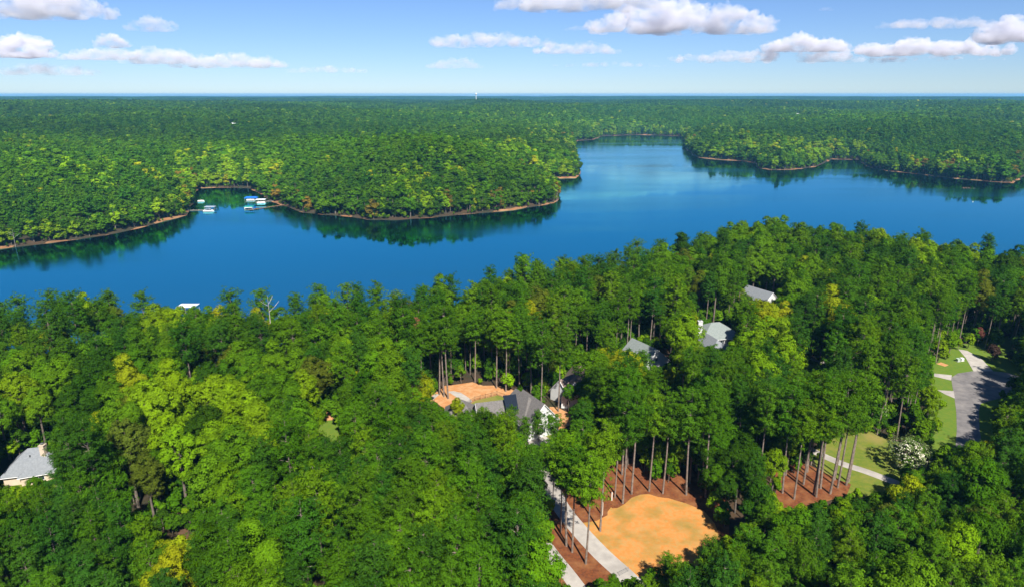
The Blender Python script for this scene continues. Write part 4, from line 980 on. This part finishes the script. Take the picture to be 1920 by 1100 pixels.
# ------------------------------------------------------------------ scattered woods (masses nobody could count)
def proto_collection(name, meshes):
    c = bpy.data.collections.new(name)
    for k, me in enumerate(meshes):
        o = bpy.data.objects.new(f'{name}_{k:02d}', me); c.objects.link(o)
    return c
def scatter(name, coll, P, idx, rot, scl, tint, label, cat='woodland'):
    n = len(P); me = bpy.data.meshes.new(name); me.vertices.add(n); me.vertices.foreach_set('co', np.asarray(P, np.float32).ravel())
    a = me.attributes.new('idx', 'INT', 'POINT'); a.data.foreach_set('value', np.asarray(idx, np.int32))
    a = me.attributes.new('rot', 'FLOAT_VECTOR', 'POINT'); a.data.foreach_set('vector', np.column_stack([np.zeros(n), np.zeros(n), rot]).astype(np.float32).ravel())
    a = me.attributes.new('scl', 'FLOAT_VECTOR', 'POINT'); a.data.foreach_set('vector', np.asarray(scl, np.float32).ravel())
    a = me.attributes.new('tint', 'FLOAT_COLOR', 'POINT'); a.data.foreach_set('color', np.column_stack([tint, np.ones(n)]).astype(np.float32).ravel())
    o = link(name, me)
    ng = bpy.data.node_groups.new(name + '_nodes', 'GeometryNodeTree')
    ng.interface.new_socket('Geometry', in_out='INPUT', socket_type='NodeSocketGeometry'); ng.interface.new_socket('Geometry', in_out='OUTPUT', socket_type='NodeSocketGeometry')
    N, L = ng.nodes, ng.links
    gi, go = N.new('NodeGroupInput'), N.new('NodeGroupOutput')
    ci = N.new('GeometryNodeCollectionInfo'); ci.inputs['Collection'].default_value = coll; ci.inputs['Separate Children'].default_value = True; ci.inputs['Reset Children'].default_value = True
    ip = N.new('GeometryNodeInstanceOnPoints'); ip.inputs['Pick Instance'].default_value = True
    def na(nm_, ty): q_ = N.new('GeometryNodeInputNamedAttribute'); q_.data_type = ty; q_.inputs['Name'].default_value = nm_; return q_.outputs['Attribute']
    L.new(gi.outputs[0], ip.inputs['Points']); L.new(ci.outputs[0], ip.inputs['Instance'])
    L.new(na('idx', 'INT'), ip.inputs['Instance Index'])
    er = N.new('FunctionNodeEulerToRotation'); L.new(na('rot', 'FLOAT_VECTOR'), er.inputs[0]); L.new(er.outputs[0], ip.inputs['Rotation'])
    L.new(na('scl', 'FLOAT_VECTOR'), ip.inputs['Scale']); L.new(ip.outputs[0], go.inputs[0])
    md = o.modifiers.new('scatter', 'NODES'); md.node_group = ng
    tag(o, label, cat, kind='stuff'); return o
vn = sorted(SPEC); near_c = proto_collection('near_models', [SPEC[v]['j'] for v in vn])
rest = [t for i, t in enumerate(TREES) if i not in thing_ids]
scatter('woodland', near_c, [(t['x'], t['y'], t['z']) for t in rest], [vn.index(t['var']) for t in rest], np.array([t['rz'] for t in rest]), [(t['s'], t['s'], t['sz']) for t in rest], np.array([t['tint'] for t in rest]),
        'mixed green woodland between the houses and the near lakeshore')
# undergrowth below the near trees
us = []
for x, y in cand[nm & (cd > 2)]:
    for k in range(2):
        a, b_ = x + g.uniform(-3, 3), y + g.uniform(-3, 3)
        if near_tree(a, b_, 1.2) or no_go(a, b_): continue
        s = g.uniform(.4, 1.35)
        if clear_top(a, b_, 1.8 * s, GZ, GZ + 8 * s, 0) < GZ + 8 * s: continue
        us.append((a, b_, s))
us = np.array(us); ud = land_d(us[:, :2]); us = us[ud > 2]; ud = ud[ud > 2]
ut = np.array([jig(('mid', 'bright', 'dark', 'lime', 'mid')[int(g.integers(0, 5))], g) for _ in us])
scatter('undergrowth', near_c, np.column_stack([us[:, :2], np.minimum(GZ, ud * .3)]), [vn.index(f'sapling_{int(k)}') for k in g.integers(0, 2, len(us))], g.uniform(0, 6.28, len(us)), np.repeat(us[:, 2:3], 3, 1), ut,
        'leafy green undergrowth below the near trees', 'undergrowth')
lap('under')
# far shores
far_names = sorted(FAR); far_c = proto_collection('far_models', [FAR[k] for k in far_names]); FI = {k: i for i, k in enumerate(far_names)}
def ring_points(y0, y1, sp0, spk, g):
    out = []; y = y0
    while y < y1:
        sp_ = sp0 + spk * (y - y0); xm = y * .84 + 60; n = int(2 * xm / sp_)
        xs = (np.arange(n) + g.uniform(-.42, .42, n)) * sp_ - xm + g.uniform(0, sp_)
        out.append(np.stack([xs, y + g.uniform(-.42, .42, n) * sp_], 1)); y += sp_ * .9
    return np.concatenate(out)
fp = ring_points(380, 3400, 7.2, .0020, g)
fd = land_d(fp); ok = (fd > 2.2) & ~is_near(fp); fp, fd = fp[ok], fd[ok]
fz = height(fp, fd)
FK = np.array([(KNOLL[0] + a, KNOLL[1] - 160 + b_, kz + 4 - 10 * (b_ < 0)) for a in np.linspace(-110, 110, 14) for b_ in (0, 60, 100)] + [(x + a, y, z + 11) for x, y, z in FARH for a in (-6, 0, 6)])
okv = np.ones(len(fp), bool)
for kx, ky, kz_ in FK:
    t = (fp @ np.array((kx, ky))) / (kx * kx + ky * ky); d = np.hypot(fp[:, 0] - t * kx, fp[:, 1] - t * ky)
    okv &= ~((t > .3) & (t < 1.01) & (d < 8) & (fz + 26 > HCAM + (kz_ - HCAM) * t))
fp, fd, fz = fp[okv], fd[okv], fz[okv]; n = len(fp)
pnz = vnoise(fp[:, 0], fp[:, 1], 170, 61) * .7 + vnoise(fp[:, 0], fp[:, 1], 40, 62) * .3
isp = (pnz + g.normal(0, .10, n) > .57) & (fd > 14)
rr_ = np.hypot(fp[:, 0], fp[:, 1])
idx = np.where(isp, FI['pine_far_0'] + g.integers(0, 3, n), FI['broad_far_0'] + g.integers(0, 4, n))
idx = np.where((fd < 16) | ((fd < 32) & (g.random(n) < .6)), FI['broad_edge_0'] + g.integers(0, 4, n), idx)
idx = np.where((rr_ > 1900), FI['tree_low_0'] + g.integers(0, 2, n), idx)
u = g.random(n); lim_ = sstep(.35, .75, vnoise(fp[:, 0], fp[:, 1], 90, 63)); edge = (fd < 30)
nsh = sstep(170, 30, fd)
pal = np.where(isp, np.where(u < .45, 0, 1), np.where(u < .015 + .05 * lim_ + .36 * lim_ * nsh + .04 * edge, np.where(u < .004 + .04 * lim_ * nsh, 5, 4), np.where(u < .72, 3, 2)))
pal = np.where(edge & (g.random(n) < .035), 6, pal)
ptab = np.array([GREEN['pine_deep'], GREEN['pine'], GREEN['dark'], GREEN['mid'], GREEN['lime'], GREEN['yellow'], GREEN['amber']])
tint = ptab[pal] * (.62 + .55 * vnoise(fp[:, 0] * .45, fp[:, 1], 190, 64) + .45 * vnoise(fp[:, 0] * .5, fp[:, 1], 420, 65))[:, None] * g.uniform(.86, 1.16, (n, 1)) * np.column_stack([g.uniform(.9, 1.15, n), np.ones(n), np.ones(n)])
s = g.uniform(.76, 1.14, n) * (.74 + .50 * vnoise(fp[:, 0] * .7, fp[:, 1], 95, 66)) * np.where(edge, g.uniform(.75, 1.08, n), 1) * np.where(isp, .95, 1.0) * (1 + .10 * sstep(1500, 3200, rr_))
wd_ = s * g.uniform(1.0, 1.6, n) * (1 + .18 * sstep(1200, 3000, rr_))
scl = np.column_stack([wd_, wd_, s * g.uniform(.92, 1.08, n)])
zone = np.where(rr_ > 1750, 2, np.where(fp[:, 0] / fp[:, 1] < .16, 0, 1))
for k, lb in enumerate(('mixed green wood on the far left peninsula and cove', 'mixed green wood on the far right shore', 'distant green woodland rolling towards the horizon')):
    m_ = zone == k
    scatter('woodland', far_c, np.column_stack([fp[m_], fz[m_] - .2]), idx[m_], g.uniform(0, 6.28, m_.sum()), scl[m_], tint[m_], lb)
lap('far')
print('far trees', n)
# bushes along the far shore
bs = FARS[keep]; bs = np.repeat(bs, 4, 0) + g.normal(0, 3.0, (len(bs) * 4, 2)); bd = land_d(bs); bs, bd = bs[bd > .8], bd[bd > .8]; nb = len(bs); sb = g.uniform(.3, .85, nb)
bt = np.array([jig(('olive', 'mid', 'lime', 'dark', 'bright')[int(k)], g) for k in g.integers(0, 5, nb)])
scatter('undergrowth', near_c, np.column_stack([bs, height(bs, bd)]), [vn.index(f'sapling_{int(k)}') for k in g.integers(0, 2, nb)], g.uniform(0, 6.28, nb), np.repeat(sb[:, None], 3, 1), bt, 'olive green brush along the far waterline', 'undergrowth')
# the farthest woods as patches of canopy
pp = ring_points(3300, 11000, 62, .004, g); pz = height(pp); npp = len(pp); up = g.random(npp)
ptint = np.where(up[:, None] < .5, np.array(GREEN['dark']), np.array(GREEN['mid'])) * g.uniform(.8, 1.2, (npp, 1))
sc_ = 1 + .9 * sstep(3500, 11000, pp[:, 1]); 
scatter('woodland', far_c, np.column_stack([pp, pz - 1]), FI['xpatch_0'] + g.integers(0, 3, npp), g.uniform(0, 6.28, npp), np.column_stack([sc_, sc_, np.ones(npp)]), ptint, 'blue-green woodland along the horizon')
print('patches', npp)

# ================================================================== single plants of note
def plant(name, px, var, s, c, label, cat, sz=None, z=GZ, group=None, tint=None):
    x, y = un(*px, z); S = SPEC[var]; o = empty(name, (x, y, z), random.uniform(0, 6)); o.scale = (s, s, sz or s)
    link('stem' if S['H'] < 12 else 'trunk', S['trunk'], o); k = link('foliage' if S['H'] < 12 else 'crown', S['crown'], o); k['tint'] = tint or GREEN[c]; tag(o, label, cat, group); return o
x, y = un(1698, 880); fb = empty('flowering_bush', (x, y, GZ)); tag(fb, 'large round bush covered in white blossom on the lawn', 'bush')
gb = G(300); V, F, lf, t = broadleaf(gb, 9.2, 6.4, .02, 20, 50, 6, .30, .5)
link('foliage', np_mesh('foliage', V, F, ['leaf'], leaf=lf), fb)['tint'] = (.12, .17, .05); t.build('stem', 'bark', fb)
cc = V.reshape(-1, 4, 3).mean(1); sel = (gb.random(len(cc)) < .32) & (cc[:, 2] > 2.2)
cc = cc[sel] * np.array((1.03, 1.03, 1.02)); V2, F2 = leafquads(cc, unit(cc - np.array((0, 0, 3.5))), .17, .14, gb)
link('blossom', np_mesh('blossom', V2, F2, ['petals']), fb)
fb2 = plant('flowering_bush', (1645, 800), 'sapling_0', 1.05, 'mid', 'smaller bush dotted with white blossom above the large one', 'bush')
b2_ = link('blossom', bpy.data.meshes['blossom'], fb2); b2_.scale = (.40, .40, .86)
plant('plum_tree', (1860, 676), 'sapling_1', 1.15, 'dark', 'dark purple-leaved small tree beside the top driveway', 'tree', tint=(.05, .030, .022))
plant('low_shrub', (1893, 678), 'sapling_1', .75, 'dark', 'dark low shrub right of the purple-leaved tree', 'shrub', tint=(.03, .045, .02))
plant('red_tree', (1832, 648), 'sapling_0', 1.0, 'dark', 'reddish small tree behind the top driveway', 'tree', tint=(.13, .05, .035))
plant('round_shrub', (1043, 1083), 'sapling_1', .42, 'bright', 'round clipped green shrub left of the bottom path', 'shrub', sz=.36)
plant('round_shrub', (1032, 1015), 'sapling_1', .5, 'lime', 'pale green shrub at the upper end of the bottom path', 'shrub', sz=.4)
plant('round_shrub', (1045, 797), 'sapling_1', .3, 'dark', 'small dark conical shrub at the white gable wall', 'shrub', sz=.42)
def dead_tree(px, z, H, label, mat='dead_wood', seed=1, base=None):
    gq = G(seed); x, y = un(*px, z); o = empty('dead_tree', (x, y, z)); tag(o, label, 'dead tree', 'dead trees')
    t = MB(); t.tube([(0, 0, -.5), (.1, 0, H * .4), (.25, .1, H * .75), (.2, .1, H)], [.009 * H, .007 * H, .004 * H, .0012 * H], 6); t.build('trunk', mat, o)
    for k in range(9):
        z0 = H * gq.uniform(.4, .92); a = gq.uniform(0, 6.28); ln = (H - z0) * .55 + H * .06; d = np.array((math.cos(a) * .8, math.sin(a) * .8, .6)); p = np.array((.2, .08, z0)); b = MB()
        b.tube([tuple(p), tuple(p + d * ln * .5), tuple(p + d * ln + np.array((0, 0, .1 * ln)))], [.003 * H, .002 * H, .0008 * H], 4)
        e = p + d * ln * .55; f = d + np.array((gq.normal() * .5, gq.normal() * .5, .3)); b.tube([tuple(e), tuple(e + f * ln * .4)], [.003 * H, .0008 * H], 4); b.build('branch', mat, o)
dead_tree((29, 462), .6, 13, 'bare pale snag at the waterline of the far left shore', seed=2)
dead_tree((515, 690), GZ, 28.5, 'bare grey dead tree above the near shore', seed=3)
dead_tree((852, 1100), GZ, 15, 'bare grey branching dead tree low in the bottom pines', seed=4)
dead_tree((737, 408), .8, 15, 'pale bare trunk on the tip of the left peninsula bank', seed=5)
dead_tree((827, 401), .8, 13, 'pale bare trunk right of the peninsula middle', seed=6)
dead_tree((1044, 379), .8, 14, 'grey bare tree at the right tip of the left peninsula', seed=7)
dead_tree((1735, 327), .8, 17, 'pale bare trunk on the far right shore', seed=8)
dead_tree((1570, 297), .8, 18, 'pale bare trunk at the head of the small right inlet', seed=9)
x, y = un(786, 726); o = empty('dead_pine', (x, y, GZ)); tag(o, 'rusty brown dead pine among green trees left of the white house', 'dead pine')
V, F, lf, t = pine(G(310), 27, 2.0, .42, 12, .5, 6, .30); link('crown', np_mesh('crown', V, F, ['rust_needles'], leaf=lf), o); t.build('trunk', 'pine_bark', o)
# brush pile and buoy in the right bay
q = un(1812, 353, 0); bp = empty('brush_pile', (q[0], q[1], 0)); tag(bp, 'low brown brush pile standing in the right bay', 'brush pile'); gb = G(320)
for k in range(26):
    a, r0, h_ = gb.uniform(0, 6.28), gb.uniform(0, 7), gb.uniform(.5, 1.6); p = np.array((math.cos(a) * r0, math.sin(a) * r0 * .6, -.4)); d = gb.normal(size=3) * 2.2; d[2] = h_
    MB().tube([tuple(p), tuple(p + d * .6), tuple(p + d)], [.14, .1, .03], 5).build('branch', 'dock_brown', bp)
q = un(1824, 379, 0); by = empty('buoy', (q[0], q[1], 0)); by.scale = (.6, .6, .6); tag(by, 'tiny white buoy floating in the right bay', 'buoy')
MB().tube([(0, 0, -.3), (0, 0, .2), (0, 0, .5), (0, 0, .8)], [.5, .75, .7, .25], 12).build('float', 'white_hull', by); MB().tube([(0, 0, .8), (0, 0, 1.9)], [.22, .18], 8).build('marker', 'trim', by)

lap('plants')
# ================================================================== clouds
def cloud(cx, cy_, wpx, hpx, dens, label, seed, dist=None, flat=.35):
    gq = G(seed); b_ = (550 - cy_) / FPX; dy_ = CP + b_ * SP; el = (-SP + b_ * CP) / dy_
    Y = dist or float(np.clip(1250 / max(el, .01), 11000, 20000)); k = Y / FPX / dy_
    W, H = wpx * k, hpx * k; X = (cx - 960) * k; Z = HCAM + el * Y
    bm = bmesh.new(); n = int(np.clip(wpx / hpx * 9, 14, 44))
    for i in range(n):
        u = gq.uniform(-1, 1); pf = (1 - abs(u) ** 2.2); r = H * (.20 + .30 * pf * gq.uniform(.5, 1.0))
        z = -H * .32 + r * .55 + gq.uniform(0, .5) * H * pf * .6
        mt = bmesh.ops.create_icosphere(bm, subdivisions=2, radius=r)
        v = Vector((u * W * .47, gq.uniform(-.5, .5) * max(H * 1.2, W * .22), z)); sx = gq.uniform(1.2, 2.0)
        for p in mt['verts']: p.co = Vector((p.co.x * sx, p.co.y * 1.3, p.co.z)) + v
    me = bpy.data.meshes.new('cloud_base'); bm.to_mesh(me); bm.free()
    o = bpy.data.objects.new('cloud', me); COL.objects.link(o)
    md = o.modifiers.new('r', 'REMESH'); md.mode = 'VOXEL'; md.voxel_size = max(H / 22, W / 150)
    dg = bpy.context.evaluated_depsgraph_get(); ev = o.evaluated_get(dg); m2 = bpy.data.meshes.new_from_object(ev); o.modifiers.clear(); o.data = m2
    nv = len(m2.vertices); co = np.empty(nv * 3, np.float32); m2.vertices.foreach_get('co', co); co = co.reshape(-1, 3)
    nr = np.empty(nv * 3, np.float32); m2.vertices.foreach_get('normal', nr); nr = nr.reshape(-1, 3)
    for i in range(nv):
        p = Vector(co[i]) / H * 3.2 + Vector((seed * 7.1, 0, 0))
        d = mnoise.fractal(p * 1.4, .8, 2.0, 5) * .17 + mnoise.noise(p * .5) * .14
        co[i] += nr[i] * d * H * (1 if nr[i][2] > -.2 else .4)
    lo = -H * flat; co[:, 2] = np.where(co[:, 2] < lo, lo + (co[:, 2] - lo) * .25, co[:, 2])
    m2.vertices.foreach_set('co', co.ravel()); m2.update(); m2.materials.clear(); m2.materials.append(MATS[dens])
    o.location = (X, Y, Z); tag(o, label, 'cloud', 'clouds'); return o
def cloudmat(name, dens, sc):
    m, N, L = newmat(name); o = N.new('ShaderNodeOutputMaterial'); p = N.new('ShaderNodeVolumePrincipled'); L.new(p.outputs[0], o.inputs['Volume'])
    p.inputs['Color'].default_value = (.87, .87, .93, 1); p.inputs['Anisotropy'].default_value = -.15; p.inputs['Density Attribute'].default_value = ''
    g = N.new('ShaderNodeNewGeometry'); mp = N.new('ShaderNodeMapping'); mp.inputs['Scale'].default_value = (.55, .55, 1.0); n = N.new('ShaderNodeTexNoise'); n.inputs['Scale'].default_value = sc; n.inputs['Detail'].default_value = 4; n.inputs['Roughness'].default_value = .6
    r = N.new('ShaderNodeMapRange'); r.inputs[1].default_value = .40; r.inputs[2].default_value = .62; r.inputs[3].default_value = 0; r.inputs[4].default_value = dens
    L.new(g.outputs['Position'], mp.inputs[0]); L.new(mp.outputs[0], n.inputs['Vector']); L.new(n.outputs['Fac'], r.inputs[0]); L.new(r.outputs[0], p.inputs['Density'])
    try: m.cycles.volume_step_rate = 0.4
    except Exception: pass
    return m
cloudmat('cloud_thick', .0058, .0042); cloudmat('cloud_mid', .0030, .0050); cloudmat('cloud_thin', .0015, .0050)
for args in ((75, 12, 250, 58, 'cloud_thick', 'large white cumulus cloud cut by the top left corner', 1), (40, 92, 110, 44, 'cloud_thick', 'white cloud at the left edge below the corner cloud', 2),
             (283, 48, 78, 28, 'cloud_mid', 'small soft cloud right of the corner cloud', 3), (211, 81, 52, 24, 'cloud_thick', 'small bright puff above the long left cloud bank', 4),
             (190, 104, 160, 24, 'cloud_mid', 'left end of the long low cloud bank', 5), (300, 108, 130, 32, 'cloud_mid', 'bright middle of the long low cloud bank', 6), (430, 118, 230, 26, 'cloud_mid', 'right stretch of the long low cloud bank', 7),
             (610, 132, 170, 14, 'cloud_thin', 'faint thin tail of the left cloud bank', 8), (90, 134, 210, 22, 'cloud_thin', 'faint low cloud under the left edge cloud', 9),
             (918, 79, 262, 27, 'cloud_mid', 'long flat cloud in the middle of the sky', 10), (1082, 93, 170, 22, 'cloud_mid', 'flat cloud right of the long middle one', 11), (852, 121, 100, 20, 'cloud_thin', 'small soft cloud under the long middle one', 12),
             (1275, 42, 350, 56, 'cloud_thick', 'largest bright cumulus cloud right of centre', 13), (1090, 4, 330, 40, 'cloud_thick', 'grey-bottomed cloud cut by the top edge', 14), (1510, 86, 190, 30, 'cloud_thick', 'bright cloud left of the long right bank', 15),
             (1470, 108, 470, 26, 'cloud_mid', 'long pale cloud bank low on the right', 16), (1740, 92, 330, 34, 'cloud_thick', 'long cloud bank reaching the right edge', 17), (1770, 46, 270, 20, 'cloud_mid', 'thin rising cloud streak at upper right', 18),
             (1890, 62, 110, 50, 'cloud_thick', 'bluish grey cloud at the right edge', 19), (1740, 110, 330, 9, 'cloud_mid', 'thin cloud streak under the right bank', 20), (1140, 122, 220, 10, 'cloud_thin', 'faint thin cloud low right of centre', 21),
             (1549, 18, 26, 7, 'cloud_thin', 'tiny wisp alone at upper right', 22), (1085, 54, 50, 9, 'cloud_thin', 'small wisp under the top grey cloud', 23)):
    cloud(*args)

lap('clouds')
# ================================================================== haze
zmax = max(float(TZ.max()) + 40, HCAM + 8, kz + 62)
hz = MB().box(-22000, 22000, -2500, 25500, float(TZ.min()) - 1.2, zmax).mesh('haze'); volmat('haze_air', (.20, .58, 1.0), 5.5e-5, 0.0); hz.materials.append(MATS['haze_air'])
ho = link('haze', hz); tag(ho, 'thin blue haze over the distant woods', 'haze', kind='stuff')
print('height range', TZ.min(), TZ.max(), zmax)
